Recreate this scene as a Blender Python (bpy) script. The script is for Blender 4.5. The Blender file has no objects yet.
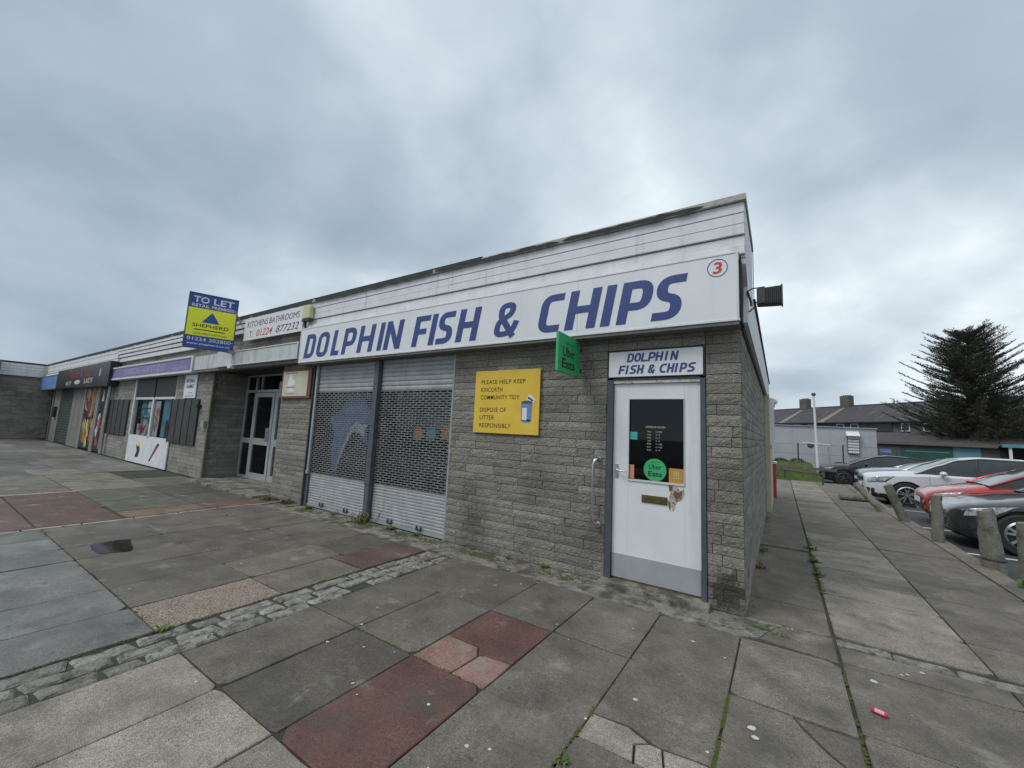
import bpy, bmesh, math, random
from mathutils import Vector, Matrix, noise
random.seed(7)
SC = bpy.context.scene
COL = SC.collection
R = math.radians

# ------------------------------------------------------------------ camera
YAW, PITCH, ROLL = -0.5861085, 0.11611384, 0.04724251
fw = Vector((math.sin(YAW)*math.cos(PITCH), math.cos(YAW)*math.cos(PITCH), math.sin(PITCH)))
r0 = Vector((math.cos(YAW), -math.sin(YAW), 0)); u0 = r0.cross(fw)
rt = r0*math.cos(ROLL)+u0*math.sin(ROLL); up = u0*math.cos(ROLL)-r0*math.sin(ROLL)
cd = bpy.data.cameras.new('camera'); cam = bpy.data.objects.new('camera', cd); COL.objects.link(cam)
M4 = Matrix((rt, up, -fw)).transposed().to_4x4(); M4.translation = Vector((0.2831, -4.2393, 1.5))
cam.matrix_world = M4
cd.sensor_width = 36; cd.lens = 404.93*36/1024; cd.clip_start = .05; cd.clip_end = 3000
SC.camera = cam
SC.render.resolution_x, SC.render.resolution_y = 1024, 768

# ------------------------------------------------------------------ world: overcast sky
SUN_EL, SUN_AZ = R(52), R(215)     # azimuth clockwise from +y
w = bpy.data.worlds.new('World'); SC.world = w; w.use_nodes = True
nt = w.node_tree; nt.nodes.clear(); N = nt.nodes; LK = nt.links
def nn(t, **k):
    n = N.new(t)
    for a, b in k.items(): setattr(n, a, b)
    return n
def wmath(op, a, b=None):
    n = nn('ShaderNodeMath', operation=op)
    for i, v in enumerate((a, b)):
        if v is None: continue
        if isinstance(v, (int, float)): n.inputs[i].default_value = v
        else: LK.new(v, n.inputs[i])
    return n.outputs[0]
LOBES = [(.219,.959,.19,90,.20), (-.131,.888,.442,9,.06), (-.36,.68,.64,14,.07), (-.97,.12,.17,7,-.10), (-.82,.1,.56,8,-.05), (.13,.99,.03,60,-.05), (.15,-.4,1,2,.12)]
out = nn('ShaderNodeOutputWorld')
sky = nn('ShaderNodeTexSky', sky_type='NISHITA', sun_disc=False, sun_elevation=SUN_EL, sun_rotation=SUN_AZ)
bg1 = nn('ShaderNodeBackground'); bg1.inputs[1].default_value = .05; LK.new(sky.outputs[0], bg1.inputs[0])
tc = nn('ShaderNodeTexCoord'); sx = nn('ShaderNodeSeparateXYZ'); LK.new(tc.outputs['Generated'], sx.inputs[0])
zc = wmath('ADD', wmath('MAXIMUM', sx.outputs[2], 0.0), .42)
px_ = wmath('DIVIDE', sx.outputs[0], zc); py_ = wmath('DIVIDE', sx.outputs[1], zc)
cv = nn('ShaderNodeCombineXYZ'); LK.new(px_, cv.inputs[0]); LK.new(py_, cv.inputs[1]); cv.inputs[2].default_value = 3.1
def wn(scale, det, rough, dist=0., off=(0,0,0)):
    mp = nn('ShaderNodeMapping'); mp.inputs['Location'].default_value = off; LK.new(cv.outputs[0], mp.inputs[0])
    n = nn('ShaderNodeTexNoise'); n.inputs['Scale'].default_value = scale; n.inputs['Detail'].default_value = det
    n.inputs['Roughness'].default_value = rough; n.inputs['Distortion'].default_value = dist
    LK.new(mp.outputs[0], n.inputs['Vector']); return n.outputs[0]
n1 = wn(1.25, 5, .44, .3, (2.0, 0.6, 0)); n2 = wn(3.4, 5, .5, .2, (4.1, 1.2, 0))
mixv = wmath('ADD', wmath('MULTIPLY', wmath('ADD', wmath('MULTIPLY', n1, .72), wmath('MULTIPLY', n2, .28)), 1.12), -.065)
def lobe(dx, dy, dz, power, amt):     # a brighter or darker bank of cloud around a direction
    v = Vector((dx, dy, dz)).normalized()
    vm = nn('ShaderNodeVectorMath', operation='DOT_PRODUCT'); LK.new(tc.outputs['Generated'], vm.inputs[0]); vm.inputs[1].default_value = v
    return wmath('MULTIPLY', wmath('POWER', wmath('MAXIMUM', vm.outputs['Value'], 0.0), power), amt)
for L in LOBES: mixv = wmath('ADD', mixv, lobe(*L))
cr = nn('ShaderNodeValToRGB'); LK.new(mixv, cr.inputs[0])
e = cr.color_ramp.elements
e[0].position = .22; e[0].color = (.19, .25, .32, 1)
e[1].position = .78; e[1].color = (.84, .91, .93, 1)
m1 = e.new(.46); m1.color = (.345, .408, .47, 1)
m2 = e.new(.60); m2.color = (.515, .58, .632, 1)
bg2 = nn('ShaderNodeBackground'); LK.new(cr.outputs[0], bg2.inputs[0]); bg2.inputs[1].default_value = 1.0
mx = nn('ShaderNodeMixShader'); mx.inputs[0].default_value = .93
LK.new(bg1.outputs[0], mx.inputs[1]); LK.new(bg2.outputs[0], mx.inputs[2]); LK.new(mx.outputs[0], out.inputs[0])
sd = bpy.data.lights.new('sun', 'SUN'); sd.energy = 1.1; sd.angle = R(25); sd.color = (1, .97, .93)
so = bpy.data.objects.new('sun', sd); COL.objects.link(so)
sv = Vector((math.sin(SUN_AZ)*math.cos(SUN_EL), math.cos(SUN_AZ)*math.cos(SUN_EL), math.sin(SUN_EL)))
so.rotation_euler = sv.to_track_quat('Z', 'Y').to_euler(); so.location = sv*30
vs = SC.view_settings; vs.view_transform = 'Standard'; vs.look = 'None'; vs.exposure = 0.54; vs.gamma = 1; vs.use_curve_mapping = False

# ------------------------------------------------------------------ materials
def mat(name, c1, c2=None, scale=4., rough=.8, bump=0., bscale=40., metal=0., tint=False, det=6, spec=.5,
        speck=None, speck2=None, streak=None, dirt=None, alpha=None, rough2=None, stretch=(1, 1, 1)):
    """c1/c2 mixed by noise; tint multiplies by the face colour attribute; speck=(scale, amount) aggregate grain;
    dirt=(colour, scale, lo, hi) patches; wet from attribute alpha lowers the roughness"""
    m = bpy.data.materials.new(name); m.use_nodes = True; t = m.node_tree; t.nodes.clear()
    def nd(ty, **k):
        n = t.nodes.new(ty)
        for a, b in k.items(): setattr(n, a, b)
        return n
    L = t.links.new
    o = nd('ShaderNodeOutputMaterial'); b = nd('ShaderNodeBsdfPrincipled'); L(b.outputs[0], o.inputs[0])
    b.inputs['Metallic'].default_value = metal; b.inputs['Specular IOR Level'].default_value = spec
    g = nd('ShaderNodeNewGeometry')
    mp = nd('ShaderNodeMapping'); L(g.outputs['Position'], mp.inputs[0]); mp.inputs['Scale'].default_value = stretch
    def noi(sc, d=det, r=.6, raw=False):
        n = nd('ShaderNodeTexNoise'); n.inputs['Scale'].default_value = sc; n.inputs['Detail'].default_value = d; n.inputs['Roughness'].default_value = r
        L(g.outputs['Position'] if raw else mp.outputs[0], n.inputs['Vector']); return n
    def mixc(f, a, bb, bt='MIX'):
        n = nd('ShaderNodeMix', data_type='RGBA', blend_type=bt)
        for i, v in ((0, f), (6, a), (7, bb)):
            if isinstance(v, (int, float)): n.inputs[i].default_value = v
            elif isinstance(v, tuple): n.inputs[i].default_value = (*v[:3], 1)
            else: L(v, n.inputs[i])
        return n.outputs[2]
    def ramp(v, lo, hi):
        n = nd('ShaderNodeMapRange'); n.inputs[1].default_value = lo; n.inputs[2].default_value = hi; L(v, n.inputs[0]); return n.outputs[0]
    c2 = c2 or c1
    n0 = noi(scale); col = mixc(ramp(n0.outputs[0], .32, .68), c1, c2)
    if speck:
        sp = noi(speck[0], 2, .5, True); f = nd('ShaderNodeMapRange'); L(sp.outputs[0], f.inputs[0])
        f.inputs[1].default_value = .3; f.inputs[2].default_value = .7; f.inputs[3].default_value = 1-speck[1]; f.inputs[4].default_value = 1+speck[1]
        cc = nd('ShaderNodeCombineColor'); [L(f.outputs[0], cc.inputs[i]) for i in range(3)]
        col = mixc(1., col, cc.outputs[0], 'MULTIPLY')
    if speck2:
        sp = noi(speck2[0], 4, .6, True); f = nd('ShaderNodeMapRange'); L(sp.outputs[0], f.inputs[0])
        f.inputs[1].default_value = .3; f.inputs[2].default_value = .7; f.inputs[3].default_value = 1-speck2[1]; f.inputs[4].default_value = 1+speck2[1]
        cc = nd('ShaderNodeCombineColor'); [L(f.outputs[0], cc.inputs[i]) for i in range(3)]
        col = mixc(1., col, cc.outputs[0], 'MULTIPLY')
    at = None
    if tint:
        at = nd('ShaderNodeAttribute', attribute_name='tint'); col = mixc(1., col, at.outputs['Color'], 'MULTIPLY')
    for dd in (dirt or []):
        dn = noi(dd[1], 8, .65, True); col = mixc(ramp(dn.outputs[0], dd[2], dd[3]), col, dd[0])
    if streak:      # vertical run-off stains
        m3 = nd('ShaderNodeMapping'); L(g.outputs['Position'], m3.inputs[0]); m3.inputs['Scale'].default_value = (streak[1], streak[1], streak[1]*.07)
        sn = nd('ShaderNodeTexNoise'); sn.inputs['Scale'].default_value = 1; sn.inputs['Detail'].default_value = 6; L(m3.outputs[0], sn.inputs['Vector'])
        col = mixc(ramp(sn.outputs[0], streak[2], streak[3]), col, streak[0])
    L(col, b.inputs['Base Color'])
    if tint == 'wet':
        mr = nd('ShaderNodeMapRange'); L(at.outputs['Alpha'], mr.inputs[0]); mr.inputs[3].default_value = rough; mr.inputs[4].default_value = rough2 or .3
        ad = nd('ShaderNodeMath', operation='ADD', use_clamp=True); L(mr.outputs[0], ad.inputs[0])
        m5 = nd('ShaderNodeMath', operation='MULTIPLY_ADD'); L(n0.outputs[0], m5.inputs[0]); m5.inputs[1].default_value = .5; m5.inputs[2].default_value = -.25
        L(m5.outputs[0], ad.inputs[1]); L(ad.outputs[0], b.inputs['Roughness'])
    else:
        m5 = nd('ShaderNodeMapRange'); L(n0.outputs[0], m5.inputs[0]); m5.inputs[3].default_value = max(0, rough-.1); m5.inputs[4].default_value = min(1, rough+.1)
        L(m5.outputs[0], b.inputs['Roughness'])
    if bump:
        bn = noi(bscale, 5, .6, True); bp = nd('ShaderNodeBump'); bp.inputs['Strength'].default_value = bump; bp.inputs['Distance'].default_value = .02
        L(bn.outputs[0], bp.inputs['Height']); L(bp.outputs[0], b.inputs['Normal'])
    if alpha is not None: b.inputs['Alpha'].default_value = alpha
    return m
def glass(name, tr=(.5, .55, .55), rough=.02, base=.06, ior=1.5):
    m = bpy.data.materials.new(name); m.use_nodes = True; t = m.node_tree; t.nodes.clear(); L = t.links.new
    o = t.nodes.new('ShaderNodeOutputMaterial'); mx = t.nodes.new('ShaderNodeMixShader')
    a = t.nodes.new('ShaderNodeBsdfTransparent'); a.inputs[0].default_value = (*tr, 1)
    g = t.nodes.new('ShaderNodeBsdfGlossy'); g.inputs['Roughness'].default_value = rough; g.inputs[0].default_value = (.9, .93, .95, 1)
    f = t.nodes.new('ShaderNodeFresnel'); f.inputs[0].default_value = ior
    ad = t.nodes.new('ShaderNodeMath'); ad.operation = 'ADD'; ad.use_clamp = True; L(f.outputs[0], ad.inputs[0]); ad.inputs[1].default_value = base
    ge = t.nodes.new('ShaderNodeNewGeometry'); fb = t.nodes.new('ShaderNodeMath'); fb.operation = 'SUBTRACT'; fb.inputs[0].default_value = 1; L(ge.outputs['Backfacing'], fb.inputs[1])
    ml = t.nodes.new('ShaderNodeMath'); ml.operation = 'MULTIPLY'; L(ad.outputs[0], ml.inputs[0]); L(fb.outputs[0], ml.inputs[1])
    L(ml.outputs[0], mx.inputs[0]); L(a.outputs[0], mx.inputs[1]); L(g.outputs[0], mx.inputs[2]); L(mx.outputs[0], o.inputs[0])
    return m

MT = dict(
 stone=mat('split_face_stone', (.195, .183, .158), (.33, .313, .278), 22, .92, 1.3, 50, tint=True, stretch=(1, 1, 2.4), speck=(130, .35), dirt=[((.1, .093, .082), 3.2, .56, .8), ((.36, .345, .315), 7, .64, .78)]),
 stonefar=mat('weathered_stone', (.2, .19, .17), (.29, .275, .25), 9, .92, .5, 40, tint=True, dirt=[((.1, .09, .08), 1.1, .56, .75)]),
 mortar=mat('dark_mortar', (.06, .056, .05), (.11, .105, .095), 30, .95),
 slab=mat('concrete_paving', (.66, .655, .645), (1.24, 1.23, 1.2), 3.2, .82, .5, 150, tint='wet', det=9, rough2=.42, speck=(230, .6), speck2=(42, .2), dirt=[((.07, .068, .055), 2.3, .52, .76), ((.30, .285, .235), 3.4, .575, .78), ((.07, .075, .05), 9, .62, .72), ((.05, .05, .042), 27, .66, .72)]),
 joint=mat('paving_joint_dirt', (.028, .028, .024), (.06, .066, .035), 3, .95, .5, 60),
 sett=mat('worn_granite_sett', (.14, .138, .125), (.35, .34, .315), 10, .65, 1., 45, tint=True, det=9, speck=(250, .3), dirt=[((.09, .09, .07), 13, .50, .62)]),
 patch=mat('cement_patch', (.15, .142, .12), (.30, .285, .24), 7, .9, 1., 50, speck=(200, .4), dirt=[((.085, .08, .062), 4.2, .47, .58), ((.07, .085, .035), 6, .60, .68), ((.36, .34, .29), 5, .63, .70)]),
 asphalt=mat('asphalt', (.045, .045, .047), (.07, .07, .07), 3, .8, .5, 200, speck=(300, .3)),
 paintline=mat('road_paint', (.5, .5, .48), (.68, .68, .66), 12, .8),
 white=mat('white_cladding_board', (.60, .62, .64), (.70, .715, .73), 5, .55, .1, 60, streak=((.40, .41, .40), 9, .58, .8), dirt=[((.33, .33, .31), 18, .70, .78)]),
 signwhite=mat('white_sign_panel', (.66, .68, .71), (.72, .74, .765), 2, .4, streak=((.56, .57, .58), 7, .6, .85)),
 signgrime=mat('stained_sign_panel', (.43, .46, .46), (.54, .57, .56), 5, .6, streak=((.24, .25, .235), 5, .52, .74), dirt=[((.17, .19, .15), 5, .60, .76)]),
 whitedull=mat('dull_white_frame', (.52, .53, .53), (.62, .63, .63), 5, .6),
 capfelt=mat('bitumen_cap', (.018, .022, .02), (.05, .055, .05), 12, .85, .6, 50),
 capgrey=mat('roof_edge_trim', (.30, .30, .27), (.45, .45, .42), 16, .8, .5, 50),
 soffit=mat('soffit_board', (.10, .10, .095), (.17, .17, .16), 6, .8),
 navy=mat('navy_lettering', (.028, .05, .185), (.034, .06, .215), 8, .45),
 red=mat('red_lettering', (.55, .045, .035), None, 4, .5),
 black=mat('black_lettering', (.012, .012, .014), None, 4, .5),
 door=mat('white_painted_door', (.64, .655, .665), (.70, .71, .72), 3, .38, .05, 30, streak=((.5, .51, .5), 6, .62, .8)),
 kick=mat('grey_kick_plate', (.30, .31, .33), (.34, .35, .37), 6, .45),
 frame=mat('slate_grey_frame', (.05, .062, .075), (.075, .09, .105), 8, .5),
 galv=mat('galvanised_steel', (.30, .315, .33), (.40, .415, .43), 5, .45, metal=.35, streak=((.24, .24, .24), 10, .55, .8)),
 grillebar=mat('shutter_links', (.15, .155, .155), (.24, .245, .245), 5, .5, metal=.3),
 shutter=mat('shutter_slats', (.29, .30, .31), (.385, .395, .405), 5, .5, metal=.2, streak=((.27, .27, .26), 12, .55, .8), dirt=[((.25, .25, .22), 9, .64, .76)]),
 postblue=mat('blue_grey_post', (.062, .074, .09), (.09, .104, .122), 8, .5),
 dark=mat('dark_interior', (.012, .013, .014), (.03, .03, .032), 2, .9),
 darkmet=mat('dark_grey_metal', (.04, .044, .048), (.06, .064, .068), 6, .55),
 slatdark=mat('dark_panel_shutter', (.032, .032, .034), (.055, .054, .052), 8, .6),
 alu=mat('grey_aluminium', (.36, .375, .39), (.45, .46, .475), 5, .42, metal=.3),
 chrome=mat('brushed_steel', (.55, .55, .55), (.65, .65, .65), 8, .22, metal=1.),
 yellow=mat('yellow_sign_board', (.66, .44, .035), (.72, .50, .06), 3, .5, streak=((.5, .35, .06), 7, .62, .85)),
 green=mat('green_sign', (.035, .36, .125), (.04, .41, .145), 3, .6),
 lime=mat('yellow_green_board', (.78, .80, .02), (.82, .84, .03), 3, .45),
 blue=mat('blue_board', (.02, .06, .30), (.03, .07, .33), 3, .4),
 skyblue=mat('pale_blue_sign', (.09, .19, .42), (.16, .28, .52), 6, .5),
 purple=mat('purple_sign', (.16, .12, .29), (.23, .18, .37), 5, .5),
 cream=mat('cream_render', (.42, .38, .27), (.52, .48, .36), 6, .85, .3, 60, streak=((.28, .26, .19), 8, .6, .8)),
 creamplastic=mat('yellowed_plastic', (.50, .49, .27), (.58, .57, .34), 6, .6),
 render=mat('pebbledash_render', (.17, .165, .145), (.235, .225, .2), 6, .95, .8, 90, streak=((.11, .11, .1), 4, .55, .75)),
 redpaint=mat('red_paint', (.42, .035, .03), (.50, .05, .04), 6, .5),
 maroon=mat('dark_red_frame', (.13, .03, .028), (.17, .045, .035), 6, .5),
 paper=mat('faded_cream_notice', (.46, .46, .34), (.54, .53, .42), 5, .6),
 brass=mat('tarnished_brass', (.10, .085, .035), (.17, .14, .06), 20, .45, metal=.7),
 rust=mat('rust_stain', (.09, .05, .03), (.22, .13, .07), 40, .9),
 rawwood=mat('bare_wood', (.36, .31, .25), (.5, .47, .42), 25, .9, dirt=[((.10, .055, .03), 38, .50, .60)]),
 orange=mat('orange_sticker', (.75, .20, .03), (.8, .26, .05), 8, .5),
 ochre=mat('ochre_sticker', (.50, .25, .05), None, 8, .5),
 teal=mat('teal_sticker', (.03, .36, .34), (.06, .42, .38), 8, .5),
 salmon=mat('salmon_sticker', (.62, .25, .16), None, 8, .5),
 dolphin=mat('dolphin_blue', (.10, .20, .46), (.20, .33, .58), 6, .6),
 dolphinpale=mat('dolphin_belly', (.5, .62, .7), (.65, .73, .78), 9, .6),
 rubber=mat('tyre_rubber', (.014, .014, .014), (.022, .022, .022), 10, .8),
 plasticblack=mat('black_plastic', (.016, .017, .018), (.026, .027, .028), 10, .5),
 alloy=mat('alloy_rim', (.42, .43, .44), (.5, .5, .51), 10, .3, metal=.8),
 carglass=mat('car_window_glass', (.02, .028, .03), (.035, .045, .047), 2.2, .04, spec=.42),
 carscreen=mat('car_windscreen_glass', (.10, .13, .14), (.13, .16, .165), 2, .07, spec=1.0),
 lampglass=mat('headlamp_lens', (.06, .065, .07), (.50, .52, .55), 14, .08, spec=.9),
 boll=mat('concrete_bollard', (.155, .15, .125), (.25, .24, .205), 9, .95, 1., 70, speck=(160, .35), dirt=[((.075, .08, .045), 5, .52, .68)]),
 grass=mat('short_grass', (.045, .085, .012), (.085, .13, .022), 6, .95, .8, 80),
 blade=mat('grass_blades', (.06, .10, .015), (.11, .15, .03), 9, .8),
 moss=mat('moss', (.055, .08, .015), (.09, .11, .025), 30, .95),
 deadleaf=mat('dry_leaves', (.16, .06, .02), (.25, .12, .04), 30, .9),
 bark=mat('bark', (.035, .028, .022), (.06, .05, .04), 20, .95),
 needle=mat('conifer_needles', (.032, .040, .026), (.062, .070, .045), 1.3, .85, tint=True),
 slate=mat('slate_roof', (.04, .038, .042), (.075, .07, .07), 2.5, .8, .4, 12, streak=((.12, .118, .12), 1.1, .6, .75), dirt=[((.15, .15, .148), .5, .66, .74)]),
 harl=mat('grey_harled_wall', (.085, .08, .072), (.13, .122, .11), 1.5, .95, .4, 20),
 shedwall=mat('pale_grey_metal_wall', (.34, .355, .385), (.38, .395, .42), 1.5, .6, .1, 8),
 tealpaint=mat('teal_painted_panel', (.075, .21, .23), (.10, .26, .28), 2, .6),
 greenpaint=mat('dark_green_panel', (.01, .06, .045), (.018, .08, .055), 2, .6),
 polewhite=mat('white_painted_pole', (.62, .64, .66), None, 3, .5),
 woodgrey=mat('weathered_timber', (.09, .08, .065), (.15, .135, .11), 8, .9),
 water=mat('rain_water', (.022, .021, .017), None, 3, .04, spec=.6),
 winglass=glass('window_glass', (.62, .66, .66), .03, .03),
 shopglass=glass('shop_window_glass', (.9, .92, .92), .03, .0, 1.16),
 doorglass=glass('door_glass', (.25, .27, .27), .02, .0),
 riser_and_reflection=mat('pale_riser_and_reflection', (.12, .13, .118), (.18, .19, .175), 2, .9),  # stall riser colour, also the painted glass reflection on boards behind the panes
 posterred=mat('poster_food_red', (.20, .03, .015), (.42, .14, .06), 8, .5),
 posterfood=mat('poster_food_orange', (.10, .04, .02), (.36, .20, .13), 6, .5),
 postergreen=mat('poster_salad', (.10, .19, .04), (.42, .32, .12), 9, .5),
 posterblack=mat('poster_black', (.012, .012, .016), (.03, .028, .03), 5, .4),
 bluewindow=mat('blue_window_display', (.03, .13, .18), (.12, .33, .42), 5, .4),
 pinkdisp=mat('red_and_white_display', (.25, .05, .06), (.5, .46, .45), 9, .5),
 collage=mat('printed_picture', (.9, .9, .9), (1.1, 1.1, 1.1), 9, .45, tint=True),
 straw=mat('straw_coloured_weed', (.10, .095, .035), (.20, .17, .08), 25, .9),
 weedgreen=mat('weed_leaves', (.05, .10, .02), (.10, .16, .03), 15, .8),
 pink=mat('pink_plastic', (.50, .03, .07), None, 5, .35),
)
def paint(name, c, rough=.22, metal=.35):
    m = mat(name, c, tuple(x*1.05 for x in c), 3, rough, metal=metal, spec=.6)
    m.node_tree.nodes['Principled BSDF'].inputs['Coat Weight'].default_value = .8
    m.node_tree.nodes['Principled BSDF'].inputs['Coat Roughness'].default_value = .05
    return m
MT['carred'] = paint('red_car_paint', (.42, .022, .02)); MT['cargrey'] = paint('dark_grey_car_paint', (.045, .05, .058), metal=.5)
MT['carwhite'] = paint('white_silver_car_paint', (.60, .62, .65), metal=.1); MT['carsilver'] = paint('silver_car_paint', (.34, .36, .38), metal=.5)
MT['carblack'] = paint('black_car_paint', (.02, .024, .03), metal=.4)

# ------------------------------------------------------------------ helpers
def wloc(o):
    v = Vector((0, 0, 0))
    while o is not None: v += o.location; o = o.parent
    return v
def tag(o, label=None, cat=None, group=None, kind=None):
    for k, v in (('label', label), ('category', cat), ('group', group), ('kind', kind)):
        if v: o[k] = v
    return o
def thing(name, loc, label, cat, group=None, rz=0):
    o = bpy.data.objects.new(name, None); COL.objects.link(o); o.location = loc; o.rotation_euler.z = rz
    o.empty_display_size = .2
    return tag(o, label, cat, group)
class MB:
    def __init__(s): s.v = []; s.f = []; s.t = []; s.m = []; s.cur = (1, 1, 1, 0); s.mi = 0; s.X = None
    def add(s, vs, fs):
        b = len(s.v)
        for p in vs:
            p = Vector(p)
            s.v.append(s.X @ p if s.X else p)
        for f in fs: s.f.append([b+i for i in f]); s.t.append(s.cur); s.m.append(s.mi)
        return s
    def quad(s, *p): return s.add(p, [list(range(len(p)))])
    def box(s, x0, x1, y0, y1, z0, z1):
        return s.add([(x0,y0,z0),(x1,y0,z0),(x1,y1,z0),(x0,y1,z0),(x0,y0,z1),(x1,y0,z1),(x1,y1,z1),(x0,y1,z1)],
                     [[0,3,2,1],[4,5,6,7],[0,1,5,4],[1,2,6,5],[2,3,7,6],[3,0,4,7]])
    def prism(s, poly, axis, a, b):
        """poly of 2D points extruded along axis from a to b"""
        def P(q, h):
            return {'x': (h, q[0], q[1]), 'y': (q[0], h, q[1]), 'z': (q[0], q[1], h)}[axis]
        n = len(poly); vs = [P(q, a) for q in poly]+[P(q, b) for q in poly]
        fs = [[i, (i+1) % n, n+(i+1) % n, n+i] for i in range(n)]
        fs += [list(range(n))[::-1], list(range(n, 2*n))]
        return s.add(vs, fs)
    def tube(s, pts, r, n=8, caps=True):
        pts = [Vector(p) for p in pts]; rs = r if isinstance(r, (list, tuple)) else [r]*len(pts)
        rings = []; prev = None
        for i, p in enumerate(pts):
            d = (pts[min(i+1, len(pts)-1)]-pts[max(i-1, 0)]).normalized()
            if prev is None:
                a = Vector((0, 0, 1)) if abs(d.z) < .9 else Vector((1, 0, 0)); u = d.cross(a).normalized()
            else: u = (prev-d*prev.dot(d)).normalized()
            prev = u; v = d.cross(u)
            rings.append([p+(u*math.cos(2*math.pi*k/n)+v*math.sin(2*math.pi*k/n))*rs[i] for k in range(n)])
        vs = [q for rg in rings for q in rg]; fs = []
        for i in range(len(rings)-1):
            for k in range(n): fs.append([i*n+k, i*n+(k+1) % n, (i+1)*n+(k+1) % n, (i+1)*n+k])
        if caps: fs += [list(range(n))[::-1], [(len(rings)-1)*n+k for k in range(n)]]
        return s.add(vs, fs)
    def lathe(s, prof, c, axis='z', n=24, caps=True):
        """prof: (radius, height) pairs"""
        vs = []; fs = []
        for r, h in prof:
            for k in range(n):
                a = 2*math.pi*k/n; x, y = r*math.cos(a), r*math.sin(a)
                q = {'z': (x, y, h), 'y': (x, h, y), 'x': (h, x, y)}[axis]
                vs.append((c[0]+q[0], c[1]+q[1], c[2]+q[2]))
        for i in range(len(prof)-1):
            for k in range(n): fs.append([i*n+k, i*n+(k+1) % n, (i+1)*n+(k+1) % n, (i+1)*n+k])
        if caps: fs += [list(range(n))[::-1], [(len(prof)-1)*n+k for k in range(n)]]
        return s.add(vs, fs)
    def builds(s, name, m, parent=None, **k):
        """one object for each separate piece"""
        par = list(range(len(s.v)))
        def find(i):
            while par[i] != i: par[i] = par[par[i]]; i = par[i]
            return i
        for f in s.f:
            for i in f[1:]: par[find(i)] = find(f[0])
        groups = {}
        for n_, f in enumerate(s.f): groups.setdefault(find(f[0]), []).append(n_)
        outp = []
        for idx in groups.values():
            q = MB(); mp = {}
            for n_ in idx:
                for i in s.f[n_]:
                    if i not in mp: mp[i] = len(q.v); q.v.append(s.v[i])
                q.f.append([mp[i] for i in s.f[n_]]); q.t.append(s.t[n_]); q.m.append(s.m[n_])
            outp.append(q.build(name, m, parent, **k))
        return outp
    def build(s, name, m, parent=None, origin=None, smooth=None, bevel=0, local=False, **tg):
        me = bpy.data.meshes.new(name)
        if parent is not None: off = Vector((0, 0, 0)) if local else wloc(parent)
        else:
            if origin is None:
                xs = [p.x for p in s.v]; ys = [p.y for p in s.v]; zs = [p.z for p in s.v]
                origin = ((min(xs)+max(xs))/2, (min(ys)+max(ys))/2, min(zs))
            off = Vector(origin)
        me.from_pydata([p-off for p in s.v], [], s.f)
        ms = m if isinstance(m, (list, tuple)) else [m]
        for q in ms: me.materials.append(MT[q] if isinstance(q, str) else q)
        ca = me.color_attributes.new('tint', 'FLOAT_COLOR', 'CORNER')
        for pl in me.polygons:
            pl.material_index = s.m[pl.index]
            for li in pl.loop_indices: ca.data[li].color = s.t[pl.index]
        bm = bmesh.new(); bm.from_mesh(me)
        bmesh.ops.recalc_face_normals(bm, faces=bm.faces)
        if bevel:
            es = [e for e in bm.edges if len(e.link_faces) == 2 and e.calc_face_angle(0) > .6]
            bmesh.ops.bevel(bm, geom=es, offset=bevel, segments=2, profile=.6, affect='EDGES', clamp_overlap=True)
        if smooth:
            for f in bm.faces: f.smooth = True
            for e in bm.edges:
                if len(e.link_faces) == 2 and e.calc_face_angle(0) > R(smooth): e.smooth = False
        bm.to_mesh(me); bm.free()
        o = bpy.data.objects.new(name, me); COL.objects.link(o)
        if parent is not None: o.parent = parent
        else: o.location = off
        return tag(o, tg.get('label'), tg.get('cat'), tg.get('group'), tg.get('kind'))
def box(name, m, b, parent=None, **k): return MB().box(*b).build(name, m, parent, **k)
def dup(root, loc=None, rz=None):
    def cp(o, par):
        c = o.copy(); COL.objects.link(c); c.parent = par
        for ch in list(o.children): cp(ch, c)
        return c
    c = cp(root, root.parent)
    if loc is not None: c.location = loc
    if rz is not None: c.rotation_euler.z = rz
    return c

# plane-mapped text from the built-in font. fn(u, v) -> world point; u right, v up
def text_mb(s, size, shear=0., bold=0., sx=1., align='LEFT', spacing=1.):
    cu = bpy.data.curves.new('t', 'FONT'); cu.body = s; cu.size = 1; cu.shear = shear; cu.offset = min(bold*1.4, .02)
    cu.align_x = align; cu.resolution_u = 3; cu.space_character = spacing
    ob = bpy.data.objects.new('t', cu); COL.objects.link(ob)
    me = bpy.data.meshes.new_from_object(ob)
    vs = [(v.co.x*sx, v.co.y) for v in me.vertices]; fs = [list(p.vertices) for p in me.polygons]
    bpy.data.objects.remove(ob); bpy.data.curves.remove(cu); bpy.data.meshes.remove(me)
    return vs, fs
def put_text(mb, s, size, fn, fit=None, **k):
    """fit=(u0, u1, v0, v1): stretch the word into that box"""
    vs, fs = text_mb(s, size, **k)
    if fit:
        a0 = min(v[0] for v in vs); a1 = max(v[0] for v in vs); b0 = min(v[1] for v in vs); b1 = max(v[1] for v in vs)
        vs = [(fit[0]+(x-a0)/(a1-a0)*(fit[1]-fit[0]), fit[2]+(y-b0)/(b1-b0)*(fit[3]-fit[2])) for x, y in vs]
    mb.add([fn(x, y) for x, y in vs], fs)
    return mb
def disc(mb, cu, cv, ru, rv, fn, n=28):
    mb.add([fn(cu+ru*math.cos(2*math.pi*k/n), cv+rv*math.sin(2*math.pi*k/n)) for k in range(n)], [list(range(n))])
def FY(y): return lambda u, v: (u, y, v)        # facade plane facing -y

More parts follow.
